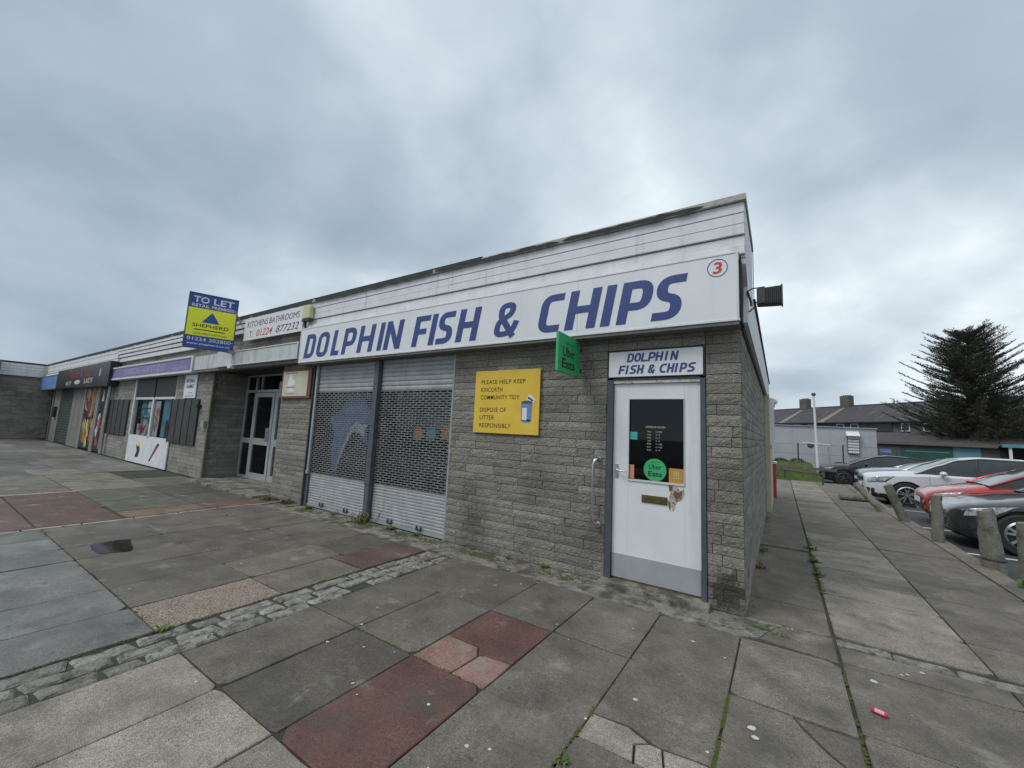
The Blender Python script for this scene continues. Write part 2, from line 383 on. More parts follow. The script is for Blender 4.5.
# ------------------------------------------------------------------ ground
ga = MB(); gy_ = [(-300, -.1), (4, -.1), (9, -.17), (14, -.28), (26, -.46), (900, -.5)]
AZ = lambda y: next(p[1]+(q[1]-p[1])*(y-p[0])/(q[0]-p[0]) for p, q in zip(gy_[:-1], gy_[1:]) if y <= q[0])
ga.add([(x, y, z) for y, z in gy_ for x in (-400, 600)], [[2*i, 2*i+1, 2*i+3, 2*i+2] for i in range(5)]); ga.build('ground', 'asphalt', kind='structure')
pb = MB().box(-60, 2.62, -22, 17.2, -.6, -.014); pb.build('pavement_bed', 'joint', kind='structure')
rnd = random.Random(11); chip = random.Random(77)
PV = MB()          # paving slabs (0), setts (1), cement fill (2) in one sheet of paving
def slab(x0, x1, y0, y1, tint=None, wet=0., gap=.005, poly=None, sink=0., mi=0):
    if not poly:
        poly = []; near = mi == 0 and (x1+x0)/2 > -8 and (y0+y1)/2 > -6 and (x1-x0) > .3
        gap *= .8
        for (cx_, cy_, sx_, sy_) in ((x0+gap, y0+gap, 1, 1), (x1-gap, y0+gap, -1, 1), (x1-gap, y1-gap, -1, -1), (x0+gap, y1-gap, 1, -1)):
            if near and chip.random() < .28:      # knocked-off corner
                r1, r2 = chip.uniform(.015, .065), chip.uniform(.015, .065)
                q_ = [(cx_, cy_+sy_*r2), (cx_+sx_*r1*.45, cy_+sy_*r2*.5), (cx_+sx_*r1, cy_)]
                poly += q_ if sx_*sy_ > 0 else q_[::-1]
            else: poly.append((cx_, cy_))
    v = tint if tint else (lambda q: (q*1.08, q*.965, q*.82))(rnd.uniform(.10, .185))
    PV.cur = (*v, wet); PV.mi = mi
    cx = sum(p[0] for p in poly)/len(poly); cy = sum(p[1] for p in poly)/len(poly)
    dz = rnd.uniform(-.003, .003)-sink; tx = rnd.uniform(-.005, .005); ty = rnd.uniform(-.005, .005)
    Z = lambda x, y: dz+(x-cx)*tx+(y-cy)*ty
    # subdivide the outline so that edges can be worn
    cr_k = .15 if (poly[0][0] != x0+gap and mi == 0 and x1 == 0) else 1.
    pts = []
    for i, a in enumerate(poly):
        b = poly[(i+1) % len(poly)]; L = math.hypot(b[0]-a[0], b[1]-a[1]); n = max(1, int(L/.06)) if cy > -6 and cx > -9 else 1
        for k in range(n):
            t = k/n; x = a[0]+(b[0]-a[0])*t; y = a[1]+(b[1]-a[1])*t
            j = .0012 if k else .004*rnd.random()
            f = noise.noise((x*9, y*9, 3.)); d = math.hypot(cx-x, cy-y) or 1
            s = (max(0, f)*.006*(mi != 1)+max(-.2, f)*.032*(mi == 1)+j)/d*cr_k; pts.append((x+(cx-x)*s, y+(cy-y)*s))
    n = len(pts); ins = []
    for x, y in pts:
        d = math.hypot(cx-x, cy-y) or 1; s = (.005 if mi != 1 else .02)/d; ins.append((x+(cx-x)*s, y+(cy-y)*s))
    vs = [(x, y, -.03) for x, y in pts]+[(x, y, Z(x, y)-(.004 if mi != 1 else .011)) for x, y in pts]+[(x, y, Z(x, y)) for x, y in ins]
    fs = []
    for i in range(n):
        j = (i+1) % n; fs += [[i, j, n+j, n+i], [n+i, n+j, 2*n+j, 2*n+i]]
    fs.append([2*n+i for i in range(n)]); PV.add(vs, fs)
g = lambda q, w=1.: (q*1.08, q*.965*w, q*.82*w)
RED = (.128, .066, .055); REDP = (.235, .145, .12); MAR = (.118, .072, .062)
XS = [-2.945, -2.375, -1.79, -1.2, -.61, -.01, .595]
YS = [-.42, -1.28, -2.16, -3.05, -3.93, -4.8, -5.7, -6.6, -7.5, -8.4, -9.3, -10.2, -12]
tints = {(1,0): g(.125), (1,1): g(.135), (2,0): g(.13), (2,1): g(.095), (0,0): g(.115), (0,1): g(.12), (0,2): g(.125), (0,3): g(.15), (0,4): g(.14),
         (1,3): g(.135), (1,4): g(.13), (2,3): g(.145), (2,4): g(.15), (1,5): g(.165), (2,5): g(.15), (3,0): g(.25), (3,1): g(.29), (3,2): g(.22), (3,3): g(.15), (0,5): g(.14)}
for j in range(len(YS)-1):
    for i in range(6):
        x0, x1, y1, y0 = XS[i], XS[i+1], YS[j], YS[j+1]
        if (j, i) == (2, 2): slab(x0, x1, y0, y1, RED, .12); continue
        if (j, i) == (1, 2):    # cracked red slab, three pieces
            slab(0,0,0,0, MAR if 0 else RED, .1, poly=[(-1.785,-1.80),(-1.505,-1.802),(-1.445,-1.885),(-1.395,-1.862),(-1.21,-1.842),(-1.205,-1.29),(-1.785,-1.29)])
            slab(0,0,0,0, REDP, poly=[(-1.785,-2.155),(-1.462,-2.155),(-1.445,-1.90),(-1.51,-1.815),(-1.785,-1.812)])
            slab(0,0,0,0, (.25,.155,.135), poly=[(-1.448,-2.155),(-1.205,-2.155),(-1.207,-1.853),(-1.40,-1.873),(-1.43,-1.90)]); continue
        if (j, i) == (1, 4):
            slab(0,0,0,0, g(.14), poly=[(-.605,-1.95),(-.40,-1.93),(-.25,-1.99),(-.10,-1.965),(-.02,-1.96),(-.015,-1.285),(-.605,-1.285)])
            slab(0,0,0,0, g(.26), poly=[(-.605,-2.155),(-.33,-2.155),(-.36,-2.04),(-.30,-1.995),(-.41,-1.945),(-.605,-1.962)])
            slab(0,0,0,0, g(.29), poly=[(-.32,-2.155),(-.19,-2.155),(-.235,-2.0),(-.29,-2.0),(-.345,-2.045)])
            slab(0,0,0,0, g(.27), poly=[(-.18,-2.155),(-.015,-2.155),(-.015,-1.972),(-.10,-1.977),(-.225,-2.0)]); continue
        if (j, i) == (0, 0): slab(XS[0], XS[2], y0, y1, g(.118)); continue
        if (j, i) == (0, 1): continue
        if (j, i) == (0, 5):
            slab(x0, x1, y0, y1, g(.17)); continue
        if (j, i) == (1, 5):    # broken right edge
            slab(0,0,0,0, g(.15), poly=[(-.005,-2.155),(.59,-2.155),(.59,-1.66),(.45,-1.52),(.34,-1.37),(.30,-1.29),(-.005,-1.285)])
            slab(0,0,0,0, g(.13), poly=[(.315,-1.30),(.36,-1.37),(.46,-1.51),(.59,-1.64),(.59,-1.30)], sink=.004); continue
        slab(x0, x1, y0, y1, tints.get((j, i)), .08 if j > 2 else 0)
# right of the long joint: slabs 0.88 long, 0.58 deep
def ycols(x0, x1, ys, tf=None, wet=0.):
    for a, b in zip(ys[:-1], ys[1:]): slab(x0, x1, b, a, tf(a) if tf else None, wet)
yr = [17.1]+[round(.08+.577*k, 3) for k in range(29, -1, -1)]
ycols(.605, 1.475, yr, lambda y: g(rnd.choice([.2, .3, .34, .36, .27, .31])) if .8 < y < 4 else g(rnd.uniform(.14, .24)))
ycols(1.475, 2.35, yr[:1]+[y+.0 for y in yr[1:]], lambda y: g(rnd.uniform(.125, .17)))
ycols(.605, 1.475, [-.1, -.38, -1.23, -2.1, -2.98, -3.85, -4.7, -6, -7.2, -8.4, -9.6], lambda y: g(rnd.uniform(.135, .17)))
ycols(1.475, 2.35, [-.1, -1.0, -1.9, -2.8, -3.7, -4.6, -6, -7.2, -8.4, -9.6], lambda y: g(rnd.uniform(.125, .15)))
for k in range(34):         # kerb stones along the parking bays
    y0 = -9.6+k*.79
    if y0 < 17: slab(2.365, 2.61, y0, y0+.785, g(rnd.uniform(.15, .2)), gap=.004)
# strip of concrete along the side wall
for a, b, q in ((.05, .62, .15), (.63, 3.1, .15), (3.11, 6.0, .145), (6.01, 9.4, .16), (9.41, 13, .17), (13.01, 17.1, .16)):
    slab(-.03 if a < 9.3 else -3, .59, a, b, (q*1.12, q*1.0, q*.84), gap=.002)
slab(-3, -.04, 9.3, 17.1, g(.17))
slab(0,0,0,0, g(.135), poly=[(.11,-.34),(.59,-.40),(.59,.03),(.28,.035),(.2,-.08)], sink=.004)
# paving left of the sett band
XL = [-3.385, -3.965, -4.555, -5.12, -5.70, -6.28, -6.88, -7.50]
for i in range(7):
    x1, x0 = XL[i], XL[i+1]
    for (y0, y1) in ((-3.05, -2.18), (-2.18, -1.2), (-1.2, -.45)):
        t = g(rnd.uniform(.10, .14)); wet = .55 if y0 < -2.5 else .25; mi = 0
        if i == 0 and y0 == -3.05: t = (.33, .265, .215); wet = 0; mi = 3
        elif i == 0 and y0 == -2.18: t = (.165, .15, .115); wet = 0; y1 = -1.36
        elif i == 1 and y0 == -2.18: t = (.16, .147, .115); wet = 0
        elif i == 0 and y0 == -1.2: t = MAR; wet = 0; y0 = -1.35
        elif i in (4, 5) and y0 == -3.05: t = g(.105); wet = .9
        slab(x0, x1, y0, y1, t, wet, gap=.003 if i > 1 else .005, mi=mi)
    for k, (y0, y1) in enumerate(((-3.93, -3.05), (-4.82, -3.93), (-5.7, -4.82), (-6.6, -5.7), (-7.5, -6.6), (-9, -7.5), (-11, -9))):
        slab(x0, x1, y0, y1-.0, (lambda q: (q*.98, q*.985, q*.93))(rnd.uniform(.15, .20)), .9 if k < 4 else .4, gap=.005)
# thin pale strip and the coloured slabs beyond it
for k in range(16): slab(-7.60, -7.515, -8.5+k*.53, -8.5+k*.53+.52, g(.33), gap=.003)
for (x0, x1, y0, y1, t, wt) in ((-8.75,-7.62,-3.07,-2.25,MAR,.3), (-9.7,-8.76,-3.07,-2.2,MAR,.3), (-10.75,-9.71,-3.07,-2.2,MAR,.3), (-8.75,-7.62,-4.2,-3.08,(.14,.085,.078),.4), (-9.7,-8.76,-4.2,-3.08,(.13,.083,.078),.4),
        (-10.75,-9.71,-4.2,-3.08,(.14,.085,.075),.4), (-8.2,-7.62,-2.2,-1.2,(.19,.135,.10),.1), (-8.2,-7.62,-1.19,-.1,(.16,.095,.07),.1), (-9.3,-8.21,-2.2,-1.2,(.12,.122,.085),.1), (-9.3,-8.21,-1.19,-.1,(.10,.10,.085),.1),
        (-10.75,-9.31,-2.2,-1.2,(.115,.12,.085),.1), (-10.75,-9.31,-1.19,-.1,(.085,.085,.075),.2), (-12.3,-10.76,-2.2,-1.1,(.21,.19,.155),.1), (-12.3,-10.76,-1.09,-.1,(.13,.125,.105),.1),
        (-13.9,-12.31,-2.2,-1.1,(.19,.175,.14),.1), (-12.3,-10.76,-3.6,-2.21,(.15,.14,.12),.2), (-13.9,-12.31,-3.6,-2.21,(.17,.16,.13),.2)):
    slab(x0, x1, y0, y1, t, wt)
for k in range(12): slab(-10.88, -10.765, -8+k*.6, -8+k*.6+.59, g(.3), gap=.003) if k*.6-8 < -2.3 else None
x = -7.62
while x > -34:
    wd = rnd.choice([.88, 1.1, 1.25]); xx = x-wd; y = -12.
    while y < -.1:
        dd = rnd.choice([.6, .88, 1.15]); y2 = min(y+dd, -.1)
        cov = (xx > -10.8 and y2 > -4.2) or (-14.2 < xx and xx <= -10.8 and y2 > -3.6)
        if not cov: slab(xx, x, y, y2, (lambda q, c: (q, q*(.99-c*.04), q*(.95-c*.14)))(rnd.uniform(.10, .21), rnd.random()), rnd.choice([0, .2, .5]), gap=.006)
        y = y2
    x = xx
for k in range(20): slab(-3.0-k*1.2, -3.0-k*1.2+1.19, -16, -12.0, None, .2)
# rows of setts, and the single row on the right
def sett(x0, x1, y0, y1):
    j = lambda: rnd.uniform(-.012, .012)
    p = [(x0+.006+j()*.5, y0+.008+j()), (x1-.006+j()*.5, y0+.008+j()), (x1-.006+j()*.5, y1-.008+j()), (x0+.006+j()*.5, y1-.008+j())]
    q = rnd.uniform(.65, 1.2)
    slab(0,0,0,0, (q, q*.985, q*.95), rnd.uniform(0, .3), poly=p, sink=rnd.uniform(-.006, .006), mi=1)
for r in range(3):
    y = -14.+r*.13; xa = -3.355+r*.132
    while y < -.25:
        L = rnd.choice([.2, .26, .3, .34, .38]); 
        if rnd.random() > .04: sett(xa, xa+.130, y, min(y+L, -.2))
        y += L
xx = .6
while xx < 2.3:
    L = rnd.choice([.27, .33, .38]); sett(xx, xx+L, -.075, .045) if rnd.random() > .1 else None; xx += L
# rough cement fill between slabs and wall
def fill(poly, z=-.003, mi=2, col=(1, 1, 1, 0)):
    PV.cur = col; PV.mi = mi; PV.add([(a, b, z) for a, b in poly]+[(a, b, -.03) for a, b in poly],
        [list(range(len(poly)))]+[[i, (i+1) % len(poly), len(poly)+(i+1) % len(poly), len(poly)+i] for i in range(len(poly))])
def rag(x0, x1, y0, y1, n=40, a=.02):
    top = [(x0+(x1-x0)*k/n, y1) for k in range(n+1)]
    bot = [(x0+(x1-x0)*k/n, y0+a*noise.noise((x0+(x1-x0)*k/n*3.1, y0*7, 1.))) for k in range(n+1)]
    return bot+top[::-1]
fill(rag(-3.35, .0, -.412, .04)); fill(rag(-7.4, -3.36, -.442, .04, 40), -.005); fill([(.0,-.41),(.11,-.33),(.2,-.07),(.27,.04),(.0,.04)], -.002)
fill([(-.6,-.3),(-.58,-.33),(-.3,-.30),(-.06,-.30),(.1,-.2),(.16,-.05),(.1,0),(-.3,-.1)], .003)
PV.cur = (1, 1, 1, 0)
def spot(x, y, r, mi=4):    # trodden-in pale gum spots on the slabs
    n = 7; a0 = rnd.random()*6; PV.mi = mi
    PV.add([(x+r*rnd.uniform(.7, 1.2)*math.cos(a0+k*6.283/n), y+r*rnd.uniform(.7, 1.2)*math.sin(a0+k*6.283/n), .0035) for k in range(n)], [list(range(n))])
for k in range(120): spot(rnd.uniform(-8, 2.3) if k % 2 else rnd.uniform(-2.9, 1), rnd.uniform(-3.2, 0) if k % 3 else rnd.uniform(-3.2, 7), rnd.choice([.004, .006, .009, .012]))
for (x, y, r) in ((.12,-1.55,.022), (.14,-1.62,.018), (-1.0,-2.55,.013), (-.9,-2.5,.01), (-.45,-1.7,.014), (-.3,-.75,.014), (.75,-.55,.02), (1.05,-.2,.016), (-1.35,-2.45,.011)): spot(x, y, r)
MT['gum'] = mat('gum', (.42, .42, .40), (.55, .55, .52), 30, .8)
MT['agg'] = mat('exposed_aggregate', (.8, .8, .8), (1.1, 1.1, 1.1), 8, .85, 1., 120, tint=True, speck=(95, .75))
PV.build('pavement', ['slab', 'sett', 'patch', 'agg', 'gum'], kind='structure')
# entrance floor
MB().box(-11.32, -8.12, -.32, .74, -.02, .045).build('entrance_floor', MT['patch'], kind='structure', bevel=.01)
# puddle
pts = [(-6.27,-2.72),(-6.24,-2.85),(-6.0,-2.875),(-5.78,-2.86),(-5.74,-2.75),(-5.68,-2.64),(-5.80,-2.585),(-6.05,-2.545),(-6.24,-2.5),(-6.30,-2.6)]
MB().add([(a, b, .005) for a, b in pts], [list(range(len(pts)))]).build('puddle', 'water', kind='structure')
# bay lines
bl = MB()
for y in (2.9, 5.6, 8.35, 12.2, 16.9, 21.4):
    z0, z1 = AZ(y-.05)+.004, AZ(y+.05)+.004; bl.add([(2.75, y-.05, z0), (7.3, y-.05, z0), (7.3, y+.05, z1), (2.75, y+.05, z1)], [[0, 1, 2, 3]])
bl.build('bay_markings', 'paintline', kind='structure')
# grass area behind the car park path
gm = MB(); nx, ny = 36, 24
GZ = lambda x, y: -.0+min(1, max(0, (y-17.3)/7))*.44+.03*noise.noise((x*.8, y*.8, 0))
gx = lambda i: -30+i*(31.75/nx); gy = lambda j: 17.2+j*(22/ny)
gm.add([(gx(i), gy(j), GZ(gx(i), gy(j))) for j in range(ny+1) for i in range(nx+1)], [[j*(nx+1)+i, j*(nx+1)+i+1, (j+1)*(nx+1)+i+1, (j+1)*(nx+1)+i] for j in range(ny) for i in range(nx)])
gm.box(-30, 1.74, 17.15, 17.25, -.7, .015); gm.add([(1.75, gy(j), z) for j in range(ny+1) for z in (-.7, GZ(1.75, gy(j)))], [[2*j, 2*j+1, 2*j+3, 2*j+2] for j in range(ny)])
gm.build('lawn', 'grass', kind='structure', smooth=60)
tuft = MB(); rg = random.Random(5)
for k in range(9000):
    x = rg.uniform(-1.5, 3); y = 17.3+abs(rg.gauss(0, 4))
    if y > 30: continue
    if x > 1.72: continue
    z = GZ(x, y); a = rg.uniform(0, 6.28); h = rg.uniform(.03, .08); q = rg.uniform(.6, 1.3); tuft.cur = (q, q, q, 0)
    dx, dy = math.cos(a)*.012, math.sin(a)*.012
    tuft.add([(x-dx, y-dy, z-.01), (x+dx, y+dy, z-.01), (x+rg.uniform(-.03, .03), y+rg.uniform(-.03, .03), z+h)], [[0, 1, 2]])
tuft.build('grass', 'blade', label='short grass growing on the lawn behind the parked cars', cat='grass', kind='stuff')

# ------------------------------------------------------------------ the shop terrace
T = thing('shop_terrace', (0, 0, 0), 'long single storey grey stone shop terrace with white boarded parapet', 'building')
cr_ = random.Random(3); CZ = [0.]
while CZ[-1] < 4: CZ.append(CZ[-1]+cr_.uniform(.086, .108))
def stone(mb, P, u0, u1, z0, z1, cell=.034, wid=0, amp=.009, core=.2, stain=None):
    """coursed split-faced blocks; P(u, z, d) gives the point d metres proud of the wall plane"""
    for c in range(len(CZ)-1):
        a, b = max(CZ[c], z0), min(CZ[c+1], z1)
        if b-a < .015: continue
        rr = random.Random(c*77+wid); u = -40-rr.random()
        while u < u1:
            L = rr.choice([.34, .45, .55, .62, .7]) if rr.random() > .12 else .2
            q = rr.uniform(.74, 1.14); off = rr.uniform(0, .006)
            s0, s1 = max(u, u0), min(u+L, u1); u += L
            if s1-s0 < .02: continue
            hw = rr.uniform(-.018, .018); mb.cur = (q*(1+hw), q, q*(1-hw*1.5), 0); mb.mi = 0
            g_ = .003; nx = max(1, int((s1-s0)/cell)); nz = max(1, int((b-a)/cell)) if cell < .1 else 1
            vs = []; fs = []
            for j in range(nz+1):
                for i in range(nx+1):
                    uu = s0+g_+(s1-s0-2*g_)*i/nx; zz = a+g_+(b-a-2*g_)*j/nz
                    ed = i in (0, nx) or j in (0, nz)
                    d = off+amp*(noise.noise((uu*9+wid, zz*38, c*1.7))+.7*noise.noise((uu*26, zz*70, wid))) if not ed else off*.5-.003+.003*noise.noise((uu*30, zz*30, wid))
                    vs.append(P(uu, zz, d))
            for j in range(nz):
                for i in range(nx): k = j*(nx+1)+i; fs.append([k, k+1, k+nx+2, k+nx+1])
            base = len(vs); ring = [i for i in range(nx+1)]+[j*(nx+1)+nx for j in range(1, nz+1)]+[nz*(nx+1)+i for i in range(nx-1, -1, -1)]+[j*(nx+1) for j in range(nz-1, 0, -1)]
            for k in ring:
                uu = s0+g_+(s1-s0-2*g_)*(k % (nx+1))/nx; zz = a+g_+(b-a-2*g_)*(k//(nx+1))/nz; vs.append(P(uu, zz, -.03))
            for k in range(len(ring)): l = (k+1) % len(ring); fs.append([ring[k], ring[l], base+l, base+k])
            nf = len(mb.f); mb.add(vs, fs)
            if stain:
                for kf in range(nf, len(mb.f)):
                    pc = mb.v[mb.f[kf][0]]; nv = stain(pc)
                    if nv < 1: t_ = mb.t[kf]; mb.t[kf] = (t_[0]*nv, t_[1]*nv, t_[2]*nv, 0)
    mb.mi = 1; mb.cur = (1, 1, 1, 0)
    q = [P(u0+.003, z0, -core), P(u1-.003, z0, -core), P(u1-.003, z0, -.011), P(u0+.003, z0, -.011), P(u0+.003, z1, -core), P(u1-.003, z1, -core), P(u1-.003, z1, -.011), P(u0+.003, z1, -.011)]
    mb.add(q, [[0,3,2,1],[4,5,6,7],[0,1,5,4],[1,2,6,5],[2,3,7,6],[3,0,4,7]])
PF = lambda u, z, d: (u, -d, z)
PS = lambda u, z, d: (d, u, z)
def mould(p):      # black mould growth low on the corner, and soot patches elsewhere, each with its own outline
    d_ = math.hypot((p.x+.14)/.17, (p.z-.16)/.2)+.55*noise.noise((p.x*14, p.z*14, 2.)); v_ = noise.noise((p.x*2.1, p.z*1.3, 9.))
    s_ = min(1, max(.36, (d_-.35)*1.6)) if p.x > -.34 and p.z < .5 else 1
    return s_*(1-.3*max(0, v_)*1.6)
wm = MB()
stone(wm, PF, -3.5, -1.28, 0, 2.74, stain=mould); stone(wm, PF, -.30, 0.0, 0, 2.74, stain=mould); stone(wm, PF, -1.28, -.30, 2.415, 2.74, wid=4)
wm.build('front_wall', ['stone', 'mortar'], T)
wm = MB(); stone(wm, PF, -8.1, -6.97, 0, 2.6, wid=9); wm.build('stone_pillar', ['stone', 'mortar'], T)
wm = MB(); stone(wm, PS, .035, 6.5, 0, 2.62, wid=21, cell=.04); wm.build('side_wall', ['stone', 'mortar'], T)
wm = MB()
stone(wm, PF, -13.75, -11.35, 0, 2.64, .06, 31, .007); stone(wm, PF, -17.35, -13.75, 0, .77, .07, 32, .007); stone(wm, PF, -19.95, -17.35, 0, 2.64, .08, 33, .007)
stone(wm, PF, -20.3, -7.2, 2.64, 3.43, .12, 35, .006)
stone(wm, lambda u, z, d: (-11.35+d, u, z), .03, .80, .03, 2.62, .05, 36, .007)
wm.build('left_wall', ['stonefar', 'mortar'], T)
wm = MB(); stone(wm, lambda u, z, d: (-31.5+d, u, z), -9, .2, 0, 3.12, .12, 41, .008); wm.build('return_wall', ['stonefar', 'mortar'], T)
for q in ((-25.65, -23.42, 0, .2, 0, 2.6), (-29.4, -28.1, 0, .2, 0, 2.6), (-20.1, -19.96, .0, .2, 0, 2.6)): MB().box(*q).build('rendered_wall', 'render', T, bevel=.008)
MB().box(-31.4, -.22, 8.78, 8.98, 0, 3.08).box(-31.4, 0.0, .02, 8.98, 3.0, 3.1).box(-31.4, -31.2, .2, 8.8, 0, 3.0).box(-.2, 0, 6.5, 8.98, 0, 2.99).box(-31.4, -7.2, .012, .2, 3.44, 3.7).box(-7.2, .0, .012, .2, 2.76, 3.7).builds('shell', 'soffit', T)
MB().box(-60, -31.72, -9, 9, 0, 3.1).build('roof', 'capfelt', T)
MB().box(0.0, .1, 6.5, 9.0, 0, 2.6).build('rendered_wall', 'cream', T, bevel=.01)
# parapet boards
pm = MB(); rr = random.Random(9)
def boards(x0, x1, bands, y):
    x = x1
    while x > x0:
        L = min(rr.uniform(3.2, 4.2), x-x0)
        for (a, b, dy) in bands:
            j = rr.uniform(0, .004); q = rr.uniform(.93, 1.05); pm.box(x-L+.003, x-.0, y-dy-j, y+.05, a+.004, b-.003)
        x -= L
boards(-7.3, .055, [(3.63, 3.735, .01), (3.525, 3.63, .004), (3.42, 3.525, .008)], -.12)
boards(-7.3, .055, [(3.315, 3.413, -.012), (3.222, 3.315, .02)], -.12)
boards(-19.2, -7.3, [(3.645, 3.735, .045), (3.535, 3.63, .03), (3.42, 3.52, .0)], -.11)
boards(-31.5, -19.2, [(3.60, 3.735, .03), (3.40, 3.60, .02)], -.12)
boards(-19.2, -10.9, [(3.27, 3.40, .0)], -.08)
MB().box(-19.2, -7.3, -.085, .02, 3.4, 3.74).build('board_backing', 'soffit', T)
boards(-31.5, -19.2, [(3.29, 3.395, .02)], -.12)
pm.build('parapet_boards', 'white', T, bevel=.003)
sb = MB()       # boards of the parapet's side return and the side fascia
for a, b in ((3.63, 3.735), (3.525, 3.63), (3.42, 3.525), (3.31, 3.415), (3.20, 3.305), (3.135, 3.195)): sb.box(.02, .06, -.10, 1.08, a+.003, b-.002)
sb.prism([(-.11, 3.132), (.09, 2.98), (-.02, 2.60), (2.6, 2.60), (2.6, 3.132)], 'x', .02, .062)
for a, b in ((2.604, 4.8), (4.804, 7), (7.004, 9.0)): sb.box(.02, .062, a, b, 2.60, 3.13)
sb.box(-.02, .02, 1.03, 1.08, 3.1, 3.735)
sb.build('parapet_boards', 'white', T, bevel=.003)
MB().box(.066, .072, 1.07, 1.10, 3.13, 3.78).box(.055, .085, 1.1, 9.02, 3.13, 3.165).box(-31.4, .055, 1.05, 1.1, 3.1, 3.75).box(-31.5, .055, 1.1, 9.02, 3.105, 3.14).build('roof', 'capfelt', T)
MB().box(.0, .018, .05, 8.99, 2.55, 2.61).box(.003, .026, -.16, .16, 2.58, 3.16).box(-.03, .0, -.17, -.012, 2.62, 3.2).build('soffit', 'capfelt', T)
cm = MB(); x = .075
while x > -31.5:
    L = rr.uniform(2.3, 3.1); cm.box(max(x-L, -31.5)+.004, x, -.165, 1.1, 3.738, 3.797+rr.uniform(-.003, .003)); x -= L
cm.build('parapet_cap', 'capgrey', T, bevel=.004)
fm = MB(); x = -.28      # dark felt lapped over the cap, torn at its edges
while x > -31.5:
    L = rr.uniform(1.5, 4.); n = int(L/.05); top = []; bot = []
    for k in range(n+1):
        u = x-L*k/n; e_ = min(1, min(k, n-k)/3)
        top.append((u, -.171, 3.758+.022*e_+.02*noise.noise((u*5, 0, 0))+.012*noise.noise((u*17, 0, 0)) if u > -3 else 3.800)); bot.append((u, -.171, 3.752-.022*e_+.02*noise.noise((u*6, 3, 0))+.014*noise.noise((u*23, 3, 0))))
    fm.add(top+bot, [[k, k+1, n+2+k, n+1+k] for k in range(n)])
    x -= L+rr.uniform(.02, .1)
fm.box(-31.5, -3, -.17, 1.1, 3.799, 3.812)
fm.build('roof_felt', 'capfelt', T)
# far return parapet
wp = MB()
for a, b in ((3.13, 3.28), (3.29, 3.42), (3.43, 3.57), (3.58, 3.72)): wp.box(-31.55, -31.38, -9, -.14, a, b)
wp.build('parapet_boards', 'white', T, bevel=.004)
MB().box(-31.6, -31.36, -9, -.2, 3.722, 3.80).build('roof_felt', 'capfelt', T)
# dark block beyond the return
MB().box(-31.3, -30.6, -2.6, -1.72, 2.6, 3.75).build('canopy_end', 'soffit', T)
# ---- chip shop door
D = MB().box(-1.21, -1.05, .03, .075, .07, 2.06).box(-.495, -.35, .03, .075, .07, 2.06).box(-1.05, -.495, .03, .075, .07, 1.05).box(-1.05, -.495, .03, .075, 1.905, 2.06).build('door', 'door', T, bevel=.003)
MB().box(-1.05, -.495, .018, .03, 1.05, 1.07).box(-1.052, -1.04, .02, .03, 1.07, 1.9).box(-.503, -.495, .02, .03, 1.07, 1.9).box(-1.052, -.495, .02, .03, 1.895, 1.907).build('glazing_bead', 'whitedull', D, bevel=.002)
MB().box(-1.045, -.498, .045, .052, 1.055, 1.9).build('pane', 'doorglass', D)
MB().box(-1.205, -.355, .024, .03, .075, .305).build('kick_plate', 'kick', D, bevel=.002)
MB().box(-.905, -.655, .02, .03, .85, .925).box(-.895, -.665, .016, .02, .86, .914).build('letter_box', 'brass', D, bevel=.002)
MB().box(-1.185, -1.15, .02, .03, 1.07, 1.21).tube([(-1.167, .03, 1.155), (-1.167, -.015, 1.155), (-1.155, -.022, 1.15), (-1.05, -.022, 1.142)], .008).build('handle', 'chrome', D, bevel=.001)
dm = MB(); dm.mi = 0
dm.add([(-.63,.0262,1.048),(-.575,.0262,1.05),(-.54,.0262,1.0),(-.505,.0262,1.02),(-.50,.0262,.97),(-.525,.0262,.915),(-.57,.0262,.895),(-.60,.0262,.80),(-.625,.0262,.86),(-.64,.0262,.93),(-.62,.0262,.98)], [list(range(11))])
dm.mi = 1; dm.add([(-.60,.0245,1.0),(-.56,.0245,.985),(-.515,.0245,1.0),(-.52,.0245,.955),(-.56,.0245,.92),(-.59,.0245,.93)], [list(range(6))])
dm.add([(-.645,.0245,1.045),(-.61,.0245,1.047),(-.605,.0245,1.0),(-.635,.0245,.985)], [[0,1,2,3]])
dm.add([(-.65,.0245,.90),(-.625,.0245,.885),(-.628,.0245,.80),(-.642,.0245,.83)], [[0,1,2,3]])
dm.build('broken_wood', ['rawwood', 'rust'], D)
MB().box(-1.275, -1.212, -.012, .1, .0, 2.10).box(-.348, -.302, -.012, .1, .0, 2.10).box(-1.212, -.348, -.004, .1, 2.095, 2.118).builds('door_frame', 'frame', T, bevel=.003)
MB().box(-1.212, -.348, .004, .1, 2.063, 2.095).build('door_head', mat('flaking_white_paint', (.5, .49, .46), (.6, .6, .58), 6, .7, dirt=[((.16, .12, .09), 22, .54, .62)]), T, bevel=.003)
MB().box(-1.3, -.27, -.15, .2, -.02, .052).build('doorstep', 'patch', T, bevel=.015)
MB().box(-1.21, -.35, .035, .2, .052, .066).build('threshold', 'rust', T)
